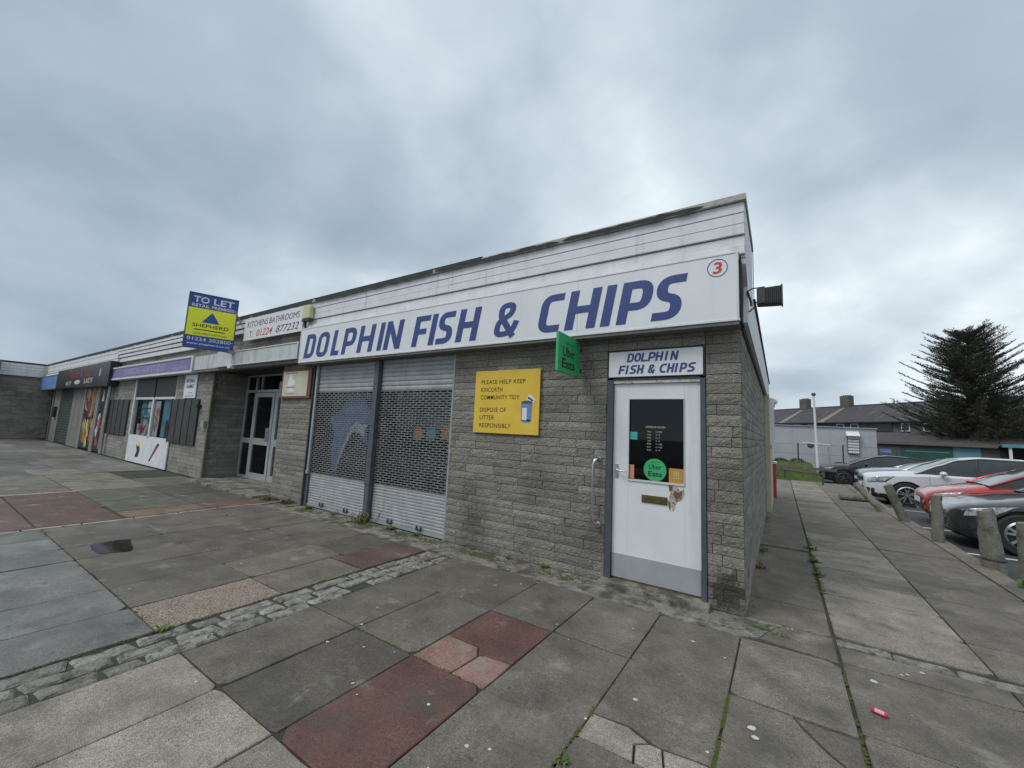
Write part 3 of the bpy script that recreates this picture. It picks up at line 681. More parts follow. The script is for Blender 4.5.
# stickers on the door glass
F = FY(.0425)
k_ = MB(); disc(k_, -.78, 1.18, .112, .112, F); st = tag(k_.build('sticker', 'green', D, smooth=None), 'round green order-online sticker on the door glass')
k_ = MB(); put_text(k_, 'Uber', .1, FY(.0408), fit=(-.84, -.72, 1.185, 1.235), bold=.004); put_text(k_, 'Eats', .1, FY(.0408), fit=(-.845, -.71, 1.115, 1.165), bold=.01); put_text(k_, 'Order now with', .03, FY(.0408), fit=(-.82, -.74, 1.25, 1.262)); k_.build('lettering', 'black', st)
st = tag(MB().quad(*[F(a, b) for a, b in ((-.645, 1.065), (-.505, 1.065), (-.505, 1.21), (-.645, 1.21))]).build('sticker', 'ochre', D), 'square orange sticker in the lower corner of the door glass')
k_ = MB(); put_text(k_, 'm', .1, FY(.0408), fit=(-.60, -.55, 1.135, 1.18), bold=.02); put_text(k_, 'menulog', .03, FY(.0408), fit=(-.615, -.535, 1.112, 1.124)) if 0 else None; k_.box(-.61, -.54, .0405, .041, 1.112, 1.118); k_.build('lettering', 'paper', st)
MB().quad(*[F(a, b) for a, b in ((-1.04, 1.075), (-.99, 1.075), (-.99, 1.215), (-1.04, 1.215))]).build('sticker', 'salmon', D)
MB().quad(*[F(a, b) for a, b in ((-1.035, 1.475), (-.96, 1.475), (-.96, 1.555), (-1.035, 1.555))]).build('sticker', 'teal', D)
k_ = MB(); rows = ['MON   CLOSED', 'TUE   4 - 9', 'WED   4 - 9', 'THUR   4 - 9', 'FRI   4 - 9.30', 'SAT   4 - 9.30', 'SUN   4 - 9']
put_text(k_, 'OPENING HOURS', .03, F, fit=(-.875, -.68, 1.60, 1.62), bold=.001)
for i, s in enumerate(rows):
    a, b = s.split('   '); put_text(k_, a, .02, F, fit=(-.86, -.82, 1.555-i*.031, 1.570-i*.031)); put_text(k_, b, .02, F, fit=(-.775, -.71 if len(b) > 5 else -.735, 1.555-i*.031, 1.570-i*.031))
k_.build('lettering', 'paper', D)
# door interior and shop interior
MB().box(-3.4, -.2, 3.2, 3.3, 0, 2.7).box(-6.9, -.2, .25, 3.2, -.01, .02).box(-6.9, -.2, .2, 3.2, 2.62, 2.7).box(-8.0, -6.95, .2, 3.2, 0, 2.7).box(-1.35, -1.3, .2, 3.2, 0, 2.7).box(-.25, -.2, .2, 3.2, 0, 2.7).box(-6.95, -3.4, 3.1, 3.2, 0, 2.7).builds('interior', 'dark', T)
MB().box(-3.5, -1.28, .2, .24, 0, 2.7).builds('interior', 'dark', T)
# ---- roller shutters of the chip shop
def slats(mb, x0, x1, z0, z1, y, pitch=.075, amp=1.):
    n = max(1, round((z1-z0)/pitch)); p = (z1-z0)/n
    for k in range(n):
        z = z0+k*p; prof = [(0, .0), (.12, .010), (.35, .016), (.65, .016), (.88, .010), (1, .0)]
        vs = [(x0, y-d*amp, z+p*t) for t, d in prof]+[(x1, y-d*amp, z+p*t) for t, d in prof]; m = len(prof)
        mb.add(vs, [[i, m+i, m+i+1, i+1] for i in range(m-1)])
    mb.box(x0, x1, y+.004, y+.02, z0, z1)
def grille(mb, x0, x1, z0, z1, y, row=.036, col=.135):
    n = round((z1-z0)/row); p = (z1-z0)/n
    for k in range(n+1):
        z = z0+k*p; mb.box(x0, x1, y-.010, y, z-.0062, z+.0062)
    for k in range(n):
        z = z0+k*p; x = x0+(.5 if k % 2 else 0)*col
        while x < x1-.02: mb.box(max(x, x0), min(x+.021, x1), y-.008, y-.002, z+.0062, z+p-.0062); x += col
for (x0, x1, lab) in ((-5.07, -3.505, 'right roller shutter with a dark window behind its grille'), (-6.84, -5.20, 'left roller shutter with a painted dolphin behind its grille')):
    S_ = tag(bpy.data.objects.new('roller_shutter', None), lab); COL.objects.link(S_); S_.location = ((x0+x1)/2, 0, 0); S_.parent = T
    m = MB(); slats(m, x0, x1, 2.045, 2.56, .035, .072, .7); m.build('shutter_slats', 'shutter', S_, smooth=30)
    m = MB(); slats(m, x0, x1, .05, .585, .035, .0447, .38); m.box(x0, x1, .015, .06, .012, .05); m.build('shutter_slats', 'shutter', S_, smooth=30)
    m = MB(); grille(m, x0, x1, .59, 2.04, .035); m.build('shutter_grille', 'grillebar', S_)
    for xx in (x0+.45, x1-.5): MB().box(xx-.05, xx-.035, .0, .02, .05, .11).box(xx+.035, xx+.05, .0, .02, .05, .11).box(xx-.05, xx+.05, .0, .012, .05, .062).build('lock_bracket', 'darkmet', S_)
MB().box(-5.19, -5.085, -.05, .08, -.01, 2.58).box(-5.20, -5.075, -.058, .0, .56, .60).build('shutter_post', 'postblue', T, bevel=.006)
MB().box(-6.955, -6.85, -.0, .08, 0, 2.58).build('shutter_post', 'postblue', T, bevel=.005)
MB().box(-6.90, -6.845, -.02, .02, .62, 2.56).box(-6.91, -6.84, -.03, .02, .57, .63).builds('guide_rail', 'galv', T, bevel=.006)
MB().box(-6.955, -6.93, -.04, .0, .0, 2.56).build('conduit', 'darkmet', T, bevel=.006)
MB().box(-3.53, -3.50, .0, .08, 0, 2.58).builds('guide_rail', 'galv', T, bevel=.003)
W1 = MB().box(-6.85, -5.19, .16, .2, .0, .6).box(-5.1, -3.5, .16, .2, .0, .6).builds('stall_riser', 'riser_and_reflection', T)
MB().box(-5.08, -3.52, .17, .178, .6, 2.6).build('window_pane', 'winglass', T)
MB().box(-6.85, -5.19, .17, .178, .6, 2.6).build('window_pane', 'winglass', T)
MB().box(-6.85, -5.2, .24, .27, .5, 2.5).build('reflection_board', 'riser_and_reflection', T)  # pale board added to imitate sky reflected in the left pane
MB().box(-5.08, -3.52, .5, .56, .5, .98).box(-5.08, -3.52, .3, .33, 1.93, 2.2).builds('counter_or_reflection_panel', 'riser_and_reflection', T)  # lower pale panel paints the reflection seen low in the right glass
# painted dolphin and stickers in the window
dol = [(-6.60,1.58),(-6.38,1.66),(-6.25,1.79),(-6.05,1.93),(-5.83,1.97),(-5.62,1.90),(-5.48,1.76),(-5.38,1.60),(-5.34,1.50),(-5.47,1.50),(-5.56,1.42),(-5.52,1.30),(-5.46,1.16),(-5.62,1.25),(-5.76,1.38),(-5.88,1.40),(-5.98,1.25),(-6.10,1.05),(-6.22,.82),(-6.28,.62),(-6.40,.66),(-6.46,.85),(-6.47,1.10),(-6.44,1.32),(-6.50,1.46)]
bel = [(-5.50,1.49),(-5.58,1.40),(-5.56,1.30),(-5.78,1.36),(-5.9,1.36),(-6.0,1.22),(-6.12,1.02),(-6.24,.80),(-6.3,.64),(-6.22,.98),(-6.08,1.24),(-5.98,1.42),(-5.84,1.53),(-5.68,1.50)]
def poly_mb(pts, y, flip=1): return MB().add([(a, y, b) for a, b in pts], [list(range(len(pts)))])
dp = tag(poly_mb(dol, .160).build('window_decal', 'dolphin', T), 'faded leaping blue dolphin painted on the left window')
poly_mb(bel, .155).build('belly', 'dolphinpale', dp)
for (cx, m_, s) in ((-4.30, 'orange', 0), (-4.03, 'teal', 1), (-3.74, 'orange', 2)):
    k_ = MB()
    if s == 2: k_.quad((cx-.09, .16, 1.33), (cx+.09, .16, 1.33), (cx+.09, .16, 1.53), (cx-.09, .16, 1.53))
    else: k_.add([(cx+(.115 if k % 2 else .09)*math.cos(k*math.pi/8), .16, 1.40+(.115 if k % 2 else .09)*math.sin(k*math.pi/8)) for k in range(16)], [list(range(16))])
    st = k_.build('sticker', m_, T)
    k_ = MB(); disc(k_, cx, 1.43, .03, .03, FY(.157), 10); k_.box(cx-.045, cx+.045, .156, .157, 1.36, 1.385); k_.build('sticker_print', 'paper', st)
# ---- recessed entrance with glazed screen
E_ = tag(bpy.data.objects.new('entrance_screen', None), 'grey aluminium glazed entrance screen set back between shops'); COL.objects.link(E_); E_.location = (-10, .75, 0); E_.parent = T
al = MB()
for x in (-11.32, -10.83, -8.15): al.box(x, x+.055, .73, .79, .045, 2.62)
al.box(-11.265, -10.83, .73, .79, .90, 1.02).box(-11.265, -10.83, .73, .79, .045, .11)
al.box(-11.265, -8.15, .73, .79, 2.17, 2.235).box(-11.265, -8.15, .73, .79, 2.575, 2.62).box(-9.80, -9.75, .73, .79, .045, 2.17).box(-10.55, -10.51, .73, .79, 2.235, 2.575)
al.build('screen_frame', 'alu', E_, bevel=.004)
dr = MB().box(-10.765, -10.66, .72, .77, .05, 2.16).box(-9.915, -9.815, .72, .77, .05, 2.16).box(-10.66, -9.915, .72, .77, 2.05, 2.16).box(-10.66, -9.915, .72, .77, .88, 1.04).box(-10.66, -9.915, .72, .77, .05, .20).build('glazed_door', 'alu', E_, bevel=.004)
MB().box(-9.955, -9.90, .66, .72, .98, 1.30).build('handle', 'chrome', dr, bevel=.004)
MB().box(-10.66, -9.915, .742, .748, .2, .88).box(-10.66, -9.915, .742, .748, 1.04, 2.05).build('pane', 'winglass', dr)
MB().box(-11.26, -10.83, .757, .763, .11, .9).box(-11.26, -10.83, .757, .763, 1.02, 2.17).box(-11.26, -8.2, .757, .763, 2.235, 2.575).box(-9.75, -8.15, .757, .763, .05, 2.17).build('pane', 'winglass', E_)
dr2 = MB().box(-9.74, -9.64, .72, .77, .05, 2.16).box(-9.0, -8.9, .72, .77, .05, 2.16).box(-9.64, -9.0, .72, .77, 2.05, 2.16).box(-9.64, -9.0, .72, .77, .88, 1.04).box(-9.64, -9.0, .72, .77, .05, .2).build('glazed_door', 'alu', E_, bevel=.004)
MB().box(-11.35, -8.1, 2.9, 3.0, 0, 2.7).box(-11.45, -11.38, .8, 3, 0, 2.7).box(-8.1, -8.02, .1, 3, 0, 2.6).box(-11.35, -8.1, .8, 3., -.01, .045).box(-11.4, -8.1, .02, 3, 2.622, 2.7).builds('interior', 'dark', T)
MB().box(-10.35, -9.7, 1.6, 2.0, .45, .8).box(-10.9, -9.6, 1.9, 1.95, .3, .36).builds('counter_or_reflection_panel', 'blue', T)
MB().box(-11.37, -11.30, -.03, .02, 0, 2.62).build('corner_post', 'woodgrey', T, bevel=.006)
def collage(name, x0, x1, z0, z1, y, pal, n, s, seed, parent, rect=False):
    r_ = random.Random(seed); m = MB(); m.cur = (*pal[0], 0); m.quad((x0, y, z0), (x1, y, z0), (x1, y, z1), (x0, y, z1))
    for k in range(n):
        cx, cz = r_.uniform(x0+s*.4, x1-s*.4), r_.uniform(z0+s*.4, z1-s*.4); q = r_.choice(pal[1:]); v_ = r_.uniform(.6, 1.3); m.cur = (q[0]*v_, q[1]*v_, q[2]*v_, 0); yy = y-.0006*(k+1)
        if rect: a_, b_ = r_.uniform(.15, .5)*s, r_.uniform(.2, .6)*s; pts_ = [(cx-a_, cz-b_), (cx+a_, cz-b_), (cx+a_, cz+b_), (cx-a_, cz+b_)]
        else: pts_ = [(cx+s*r_.uniform(.15, .5)*math.cos(t*.785), cz+s*r_.uniform(.2, .65)*math.sin(t*.785)) for t in range(8)]
        m.add([(min(x1, max(x0, p_)), yy, min(z1, max(z0, q_))) for p_, q_ in pts_], [list(range(len(pts_)))])
    return m.build(name, 'collage', parent)
# ---- hair studio window with folded shutters
W = MB().box(-17.35, -17.24, .0, .1, .77, 2.6).box(-13.84, -13.76, .02, .1, .77, 2.6).box(-15.62, -15.50, .02, .1, .77, 1.98).box(-17.24, -13.84, .02, .1, .77, .83).box(-17.24, -13.84, .03, .1, 1.95, 2.02).build('window_frame', 'whitedull', T, bevel=.005)
MB().box(-14.85, -13.9, .10, .12, .85, 1.93).builds('window_display', 'bluewindow', T)
MB().box(-14.5, -14.1, .085, .098, .85, 1.35).builds('window_display', 'posterblack', T)
MB().box(-16.9, -15.8, .07, .074, 1.36, 1.40).box(-16.9, -15.8, .07, .074, 1.66, 1.69).builds('display_shelf', 'plasticblack', T)
MB().box(-17.24, -13.84, .05, .058, .83, 1.95).build('pane', 'shopglass', W)
MB().box(-17.24, -13.84, .03, .045, 2.02, 2.6).box(-15.6, -15.5, .01, .03, 2.02, 2.6).build('fanlight', 'plasticblack', W)
collage('window_display', -16.85, -15.72, .84, 1.94, .12, [(.03, .035, .04), (.05, .24, .32), (.08, .34, .42), (.04, .15, .2), (.45, .5, .52)], 22, .5, 5, T, True)
collage('window_display', -16.9, -15.85, .84, 1.18, .075, [(.4, .38, .38), (.4, .05, .05), (.5, .48, .46), (.3, .08, .1), (.12, .1, .1)], 18, .3, 6, T)
collage('window_display', -15.45, -15.05, .84, 1.9, .08, [(.45, .45, .44), (.5, .4, .4), (.35, .1, .1), (.4, .42, .44)], 12, .25, 7, T)
collage('window_display', -14.95, -13.9, .84, 1.94, .12, [(.05, .06, .065), (.1, .16, .19), (.16, .22, .26), (.03, .04, .05), (.3, .1, .1), (.35, .38, .4)], 26, .4, 8, T, True)
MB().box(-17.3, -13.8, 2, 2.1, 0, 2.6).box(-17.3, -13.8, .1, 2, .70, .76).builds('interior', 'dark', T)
def folded(x0, x1, n):
    m = MB(); w_ = (x1-x0)/n
    for k in range(n):
        a = x0+k*w_; m.box(a+.015, a+w_-.015, -.045, -.02, .77, 1.93); m.box(a-.012, a+.012, -.06, -.02, .75, 1.95)
    m.box(x0, x1, -.018, -.008, .76, 1.94); m.build('folding_shutter', 'slatdark', T, bevel=.004)
folded(-13.78, -12.0, 4); folded(-19.75, -17.62, 4)
MB().box(-12.02, -11.9, -.10, -.0, 1.72, 1.80).build('shutter_bolt', 'plasticblack', T, bevel=.005)
MB().box(-11.62, -11.45, -.08, -.01, 1.25, 1.40).build('junction_box', 'galv', T, bevel=.006)
# ---- far takeaway: door, dark shutter, painted food posters
MB().box(-31.3, -29.42, .35, .4, 0, 2.6).build('door', 'dark', T)
MB().box(-29.75, -29.45, -.02, .06, 0, 2.55).builds('door_frame', 'woodgrey', T)
m = MB(); slats(m, -28.08, -25.67, 0, 2.5, .06, .12); m.build('roller_shutter', 'darkmet', T)
MB().box(-28.75, -28.45, -.1, -.01, 1.15, 1.65).build('post_box', 'plasticblack', T, bevel=.01)
for (x0, x1) in ((-23.4, -21.62), (-21.35, -20.12)):
    P_ = box('poster_panel', 'posterblack', (x0, x1, .0, .04, .05, 2.55), T); c = (x0+x1)/2; w_ = (x1-x0)/2
    MB().box(x0-.09, x0+.02, -.04, .0, 0, 2.58).box(x1-.02, x1+.09, -.04, .0, 0, 2.58).builds('frame', 'alu', P_)
    if x0 < -22:
        collage('food_picture', x0+.03, x1-.03, 1.25, 2.5, -.004, [(.03, .02, .02), (.28, .13, .08), (.35, .2, .13), (.2, .07, .04), (.4, .28, .2), (.12, .05, .03)], 34, .6, 1, P_)
        collage('food_picture', x0+.03, x1-.03, .1, 1.24, -.004, [(.03, .03, .02), (.38, .07, .04), (.5, .38, .3), (.16, .24, .06), (.4, .16, .05), (.45, .4, .12)], 34, .45, 2, P_)
    else:
        collage('food_picture', x0+.03, x1-.25, .1, 1.5, -.004, [(.012, .014, .03), (.4, .06, .03), (.02, .02, .05), (.03, .03, .06), (.4, .4, .42)], 18, .42, 3, P_)
        k_ = MB().quad((c+.15, -.02, .15), (c+.35, -.02, .15), (c+.55, -.02, 2.0), (c+.25, -.02, 1.95)); k_.build('food_picture', 'posterfood', P_)
        k_ = MB().quad((c-.3, -.004, 1.9), (c+.0, -.004, 1.9), (c-.1, -.004, 2.3), (c-.2, -.004, 2.35)); k_.build('food_picture', 'paper', P_)

# ------------------------------------------------------------------ signs
# stroke letters for the main fascia: centre lines in a W x H box, anisotropic pen
def arc_path(pts, closed=False):
    """pts: (x, y, r) -> polyline with rounded corners"""
    out = []; n = len(pts)
    for i, (x, y, r) in enumerate(pts):
        if r == 0 or (not closed and i in (0, n-1)): out.append((x, y)); continue
        a = Vector(pts[i-1][:2]); b = Vector(pts[(i+1) % n][:2]); p = Vector((x, y))
        d1 = (a-p); d2 = (b-p); r1 = min(r, d1.length*.5); r2 = min(r, d2.length*.5)
        s = p+d1.normalized()*r1; e_ = p+d2.normalized()*r2
        for k in range(7): t = k/6; q = s*(1-t)**2+p*2*t*(1-t)+e_*t*t; out.append((q.x, q.y))
    return out
def pen(mb, path, wx, wy, fn, closed=False):
    n = len(path); P = [Vector(p) for p in path]; L = []; Rr = []
    for i in range(n):
        a = P[i-1] if (closed or i > 0) else None; b = P[(i+1) % n] if (closed or i < n-1) else None
        ds = []
        if a is not None and (P[i]-a).length > 1e-6: ds.append((P[i]-a).normalized())
        if b is not None and (b-P[i]).length > 1e-6: ds.append((b-P[i]).normalized())
        def off(d): nn_ = Vector((-d.y, d.x)); return Vector((nn_.x*wx/2, nn_.y*wy/2))
        if len(ds) == 2 and ds[0].dot(ds[1]) < .9999:
            o1, o2 = off(ds[0]), off(ds[1]); cr_ = ds[0].x*ds[1].y-ds[0].y*ds[1].x
            if abs(cr_) < 1e-4: o = (o1+o2)/2
            else:   # exact miter of the two offset lines
                t = ((o2.x-o1.x)*ds[1].y-(o2.y-o1.y)*ds[1].x)/cr_; o = o1+ds[0]*t
                if o.length > 2.2*max(wx, wy)/2*1.2: o = o.normalized()*max(wx, wy)*.7
        else: o = off(ds[0])
        L.append(P[i]+o); Rr.append(P[i]-o)
    vs = [fn(*p) for p in L]+[fn(*p) for p in Rr]
    fs = [[i, (i+1) % n, n+(i+1) % n, n+i] for i in range(n if closed else n-1)]
    mb.add(vs, fs)
def letter(mb, ch, x0, x1, z0, z1, y, wx=.105, wy=.082, sh=.19):
    H = z1-z0; W = (x1-x0)-sh*H; a, b = wx/2, wy/2; r = .1; cnt = [0]
    def st(pts, closed=False, w=(wx, wy)):
        yy = y-.0007*cnt[0]; cnt[0] += 1
        pen(mb, arc_path(pts, closed), w[0], w[1], lambda u, v: (x0+u+sh*v, yy, z0+v), closed)
    l, r_, t, bt, m = a, W-a, H-b, b, H/2
    if ch == 'D': st([(l, bt, 0), (r_, bt, r), (r_, t, r), (l, t, 0)], True)
    elif ch == 'O': st([(l, bt, r), (r_, bt, r), (r_, t, r), (l, t, r)], True)
    elif ch == 'L': st([(l, H, 0), (l, bt, 0), (W, bt, 0)])
    elif ch == 'P': st([(l, 0, 0), (l, t, 0), (r_, t, r), (r_, H*.40, r), (l+wx*.5, H*.40, 0)])
    elif ch == 'H': st([(l, 0, 0), (l, H, 0)]); st([(r_, 0, 0), (r_, H, 0)]); st([(l, m, 0), (r_, m, 0)])
    elif ch == 'I': st([(W/2, 0, 0), (W/2, H, 0)])
    elif ch == 'N': st([(l, 0, 0), (l, H, 0)]); st([(r_, 0, 0), (r_, H, 0)]); mb.add([(x0+u_+sh*v_, y-.0015, z0+v_) for u_, v_ in ((0, H), (wx*1.02, H), (W, 0), (W-wx*1.02, 0))], [[0, 1, 2, 3]])
    elif ch == 'F': st([(l, 0, 0), (l, t, 0), (W, t, 0)]); st([(l, H*.48, 0), (W*.86, H*.48, 0)])
    elif ch == 'S': st([(W, t, 0), (l, t, r), (l, H*.54, r*.8), (r_, H*.46, r*.8), (r_, bt, r), (0, bt, 0)])
    elif ch == 'C': st([(W, t, 0), (l, t, r), (l, bt, r), (W, bt, 0)])
    elif ch == '&':
        w = (wx*.82, wy*.85); q = wx*.41
        st([(W*.98, H*.44, 0), (W*.86, H*.16, .05), (W*.60, bt, .1), (q, bt, .1), (q, H*.42, .09), (W*.34, H*.52, 0)], w=w)
        st([(W*.30, H*.50, 0), (W*.70, H*.66, .05), (W*.72, t, .09), (W*.22, t, .09), (W*.20, H*.66, .06), (W*.30, H*.52, 0)], w=w)
        st([(W*.22, H*.62, 0), (W*.93, 0, 0)], w=w)
SG = thing('shop_sign', (-3.6, 0, 2.58), 'long white fascia sign reading DOLPHIN FISH & CHIPS in blue', 'sign')
m = MB()
for a, b in ((-7.22, -6.07), (-6.067, -3.59), (-3.587, -1.57), (-1.567, 0)): m.box(a, b, -.2, -.03, 2.60, 3.215)
m.build('panel', 'signwhite', SG)
MB().box(-7.235, .012, -.206, -.02, 3.215, 3.235).box(-7.235, .012, -.206, -.02, 2.58, 2.602).box(-.012, .006, -.206, -.02, 2.602, 3.215).box(-7.235, -7.22, -.206, -.02, 2.602, 3.215).build('trim', 'white', SG, bevel=.003)
MB().box(-7.22, .0, -.195, -.012, 2.548, 2.579).build('soffit', 'soffit', SG)
lm = MB()
for ch, a, b in (('D',-7.08,-6.68),('O',-6.69,-6.26),('L',-6.23,-5.92),('P',-5.92,-5.50),('H',-5.50,-5.03),('I',-5.0,-4.80),('N',-4.84,-4.38),
                 ('F',-4.21,-3.83),('I',-3.88,-3.68),('S',-3.73,-3.36),('H',-3.36,-2.92),('&',-2.73,-2.32),('C',-2.09,-1.72),('H',-1.73,-1.28),('I',-1.31,-1.11),('P',-1.13,-.72),('S',-.77,-.42)):
    letter(lm, ch, a, b, 2.655, 3.10, -.2025)
lm.build('lettering', 'navy', SG)
k_ = MB(); n = 32
ring = lambda r1, r2, cx, cz, y: k_.add([(cx+r*math.cos(6.2832*i/n), y, cz+r*math.sin(6.2832*i/n)) for r in (r1, r2) for i in range(n)], [[i, (i+1) % n, n+(i+1) % n, n+i] for i in range(n)])
ring(.086, .080, -.165, 3.10, -.203); k_.build('number_ring', 'black', SG)
k_ = MB(); put_text(k_, '3', .1, FY(-.203), fit=(-.205, -.125, 3.045, 3.155), bold=.012, shear=.1); k_.build('number', 'red', SG)
def header():
    h = thing('door_header_sign', (-.78, -.02, 2.125), 'small white DOLPHIN FISH & CHIPS sign directly above the white door', 'sign')
    MB().box(-1.255, -.32, -.028, .1, 2.13, 2.402).build('panel', 'signwhite', h, bevel=.003)
    MB().box(-1.278, -1.256, -.006, .1, 2.118, 2.413).box(-.319, -.302, -.006, .1, 2.118, 2.413).box(-1.256, -.319, -.006, .1, 2.4025, 2.413).build('surround', 'plasticblack', h)
    k = MB()
    for ch, a, b in zip('DOLPHIN', *[[-1.06+i*.073 for i in range(7)], [-1.06+i*.073+.087 for i in range(7)]]):
        if ch == 'I': letter(k, ch, a+.014, b-.022, 2.285, 2.378, -.031, .0205, .018, .2)
        else: letter(k, ch, a, b, 2.285, 2.378, -.031, .0205, .018, .2)
    xs = -1.15
    for ch in 'FISH & CHIPS':
        wd = {'I': .042, ' ': .035}.get(ch, .070)
        if ch != ' ': letter(k, ch, xs, xs+wd+(.012 if ch != 'I' else 0), 2.160, 2.252, -.031, .0205, .018, .2)
        xs += wd+.004
    k.build('lettering', 'navy', h)
header()
# green flag sign
ub = thing('flag_sign', (-1.6, -.35, 2.13), 'green projecting flag sign reading Uber Eats on the stone wall', 'sign')
MB().box(-1.615, -1.585, -.60, -.06, 2.135, 2.548).build('board', 'green', ub, bevel=.004)
MB().box(-1.608, -1.592, -.06, .0, 2.44, 2.47).box(-1.608, -1.592, -.06, .0, 2.2, 2.23).builds('bracket', 'plasticblack', ub)
FX = lambda x: (lambda u, v: (x, u, v))
k_ = MB(); put_text(k_, 'Uber', .1, FX(-1.583), fit=(-.50, -.19, 2.31, 2.415), bold=.004); put_text(k_, 'Eats', .1, FX(-1.583), fit=(-.51, -.20, 2.185, 2.285), bold=.012)
put_text(k_, 'Order now on', .03, FX(-1.583), fit=(-.44, -.24, 2.45, 2.468)); k_.build('lettering', 'black', ub)
# yellow litter sign
ys = thing('community_notice', (-2.6, 0, 1.46), 'yellow square sign asking to keep Kincorth tidy, with a bin drawing', 'sign')
MB().box(-3.09, -2.105, -.035, -.015, 1.465, 2.27).build('board', 'yellow', ys, bevel=.003)
F = FY(-.0365); k_ = MB()
for s, a, b, z in (('PLEASE HELP KEEP', -2.99, -2.31, 2.095), ('KINCORTH', -2.99, -2.65, 1.995), ('COMMUNITY TIDY', -2.99, -2.39, 1.895), ('DISPOSE OF', -2.99, -2.58, 1.735), ('LITTER', -2.99, -2.76, 1.635), ('RESPONSIBLY', -2.99, -2.50, 1.535)):
    put_text(k_, s, .1, F, fit=(a, b, z, z+.055), bold=.003, spacing=1.08)
k_.build('lettering', 'black', ys)
k_ = MB(); k_.quad(F(-2.35, 1.63), F(-2.36, 1.86), F(-2.20, 1.86), F(-2.21, 1.63)); disc(k_, -2.28, 1.63, .07, .02, F, 16); k_.build('bin_picture', 'skyblue', ys)
k_ = MB(); F2 = FY(-.038); k_.quad(F2(-2.335, 1.64), F2(-2.34, 1.79), F2(-2.275, 1.79), F2(-2.27, 1.64)); k_.quad(F2(-2.29, 1.90), F2(-2.25, 1.955), F2(-2.16, 1.90), F2(-2.18, 1.85)); k_.build('bin_picture', 'signwhite', ys)
k_ = MB(); disc(k_, -2.28, 1.86, .078, .018, FY(-.0385), 18); k_.quad(FY(-.0395)(-2.275, 1.91), FY(-.0395)(-2.255, 1.93), FY(-.0395)(-2.185, 1.885), FY(-.0395)(-2.195, 1.865)); k_.build('bin_picture', 'frame', ys)
m = MB()
for u_ in (-3.05, -2.14):
    for v_ in (1.505, 2.23): disc(m, u_, v_, .008, .008, FY(-.0368), 8)
m.builds('fixing_screw', 'galv', ys)
# framed notice on the pillar
fn_ = thing('framed_notice', (-7.55, 0, 1.92), 'faded cream notice in a dark red frame on the stone pillar', 'sign')
MB().box(-8.04, -7.0, -.05, -.012, 1.93, 2.50).build('frame', 'maroon', fn_, bevel=.008)
MB().box(-7.98, -7.10, -.056, -.05, 1.975, 2.455).build('notice', 'paper', fn_)
k_ = MB(); F = FY(-.058); k_.add([F(-7.80, 2.22), F(-7.74, 2.38), F(-7.66, 2.41), F(-7.62, 2.30), F(-7.52, 2.27), F(-7.55, 2.19), F(-7.78, 2.17)], [list(range(7))]); k_.quad(F(-7.8, 2.06), F(-7.55, 2.065), F(-7.6, 2.12), F(-7.7, 2.12)); k_.build('printed_picture', 'signwhite', fn_)
k_ = MB(); k_.box(-7.9, -7.45, -.0585, -.0575, 2.42, 2.435).box(-7.82, -7.5, -.0585, -.0575, 2.145, 2.155).box(-7.85, -7.5, -.0585, -.0575, 2.02, 2.03); k_.build('printed_lines', 'render', fn_)
# kitchens telephone board
ks = thing('telephone_board', (-8.5, -.1, 3.22), 'white board reading KITCHENS BATHROOMS with a red telephone number', 'sign')
MB().box(-9.68, -7.30, -.165, -.142, 3.215, 3.71).build('board', 'signwhite', ks, bevel=.003)
k_ = MB(); F = FY(-.167); put_text(k_, 'KITCHENS BATHROOMS', .1, F, fit=(-9.55, -7.42, 3.50, 3.63), shear=.15); k_.build('lettering', mat('grey_purple_lettering', (.10, .08, .13), None, 4, .6), ks)
k_ = MB(); put_text(k_, 'T:', .1, F, fit=(-9.42, -9.25, 3.27, 3.41)); k_.build('lettering', mat('faded_grey_lettering', (.2, .2, .24), None, 4, .6), ks)
k_ = MB(); put_text(k_, '01224', .1, F, fit=(-9.10, -8.42, 3.27, 3.42), shear=.3, bold=.002); k_.build('lettering', 'red', ks)
k_ = MB(); put_text(k_, '877232', .1, F, fit=(-8.28, -7.42, 3.27, 3.42), shear=.3, bold=.002); k_.build('lettering', mat('dark_plum_lettering', (.16, .05, .07), None, 4, .6), ks)
# stained blank sign box over the entrance
bs = thing('blank_sign_box', (-9.7, 0, 2.6), 'blank stained pale sign box over the recessed entrance', 'sign')
MB().box(-12.15, -10.72, -.19, -.02, 2.66, 3.0).build('panel', 'signgrime', bs, bevel=.004)
MB().box(-10.72, -9.98, -.24, -.02, 2.66, 3.03).build('panel', 'whitedull', bs, bevel=.006)
MB().box(-9.98, -7.28, -.22, -.02, 2.69, 2.97).build('panel', 'signgrime', bs, bevel=.004)
MB().box(-9.98, -7.25, -.235, -.02, 2.97, 2.99).box(-9.98, -7.25, -.235, -.02, 2.665, 2.69).box(-9.98, -9.95, -.235, -.22, 2.69, 2.97).box(-9.2, -9.18, -.228, -.22, 2.69, 2.97).box(-7.28, -7.25, -.235, -.22, 2.69, 2.97).build('trim', 'whitedull', bs, bevel=.003)
MB().box(-12.15, -7.25, -.18, -.0, 2.60, 2.66).build('soffit', 'soffit', bs)
MB().box(-10.05, -9.9, -.27, -.1, 2.60, 2.655).build('downlight', 'white', bs, bevel=.01)
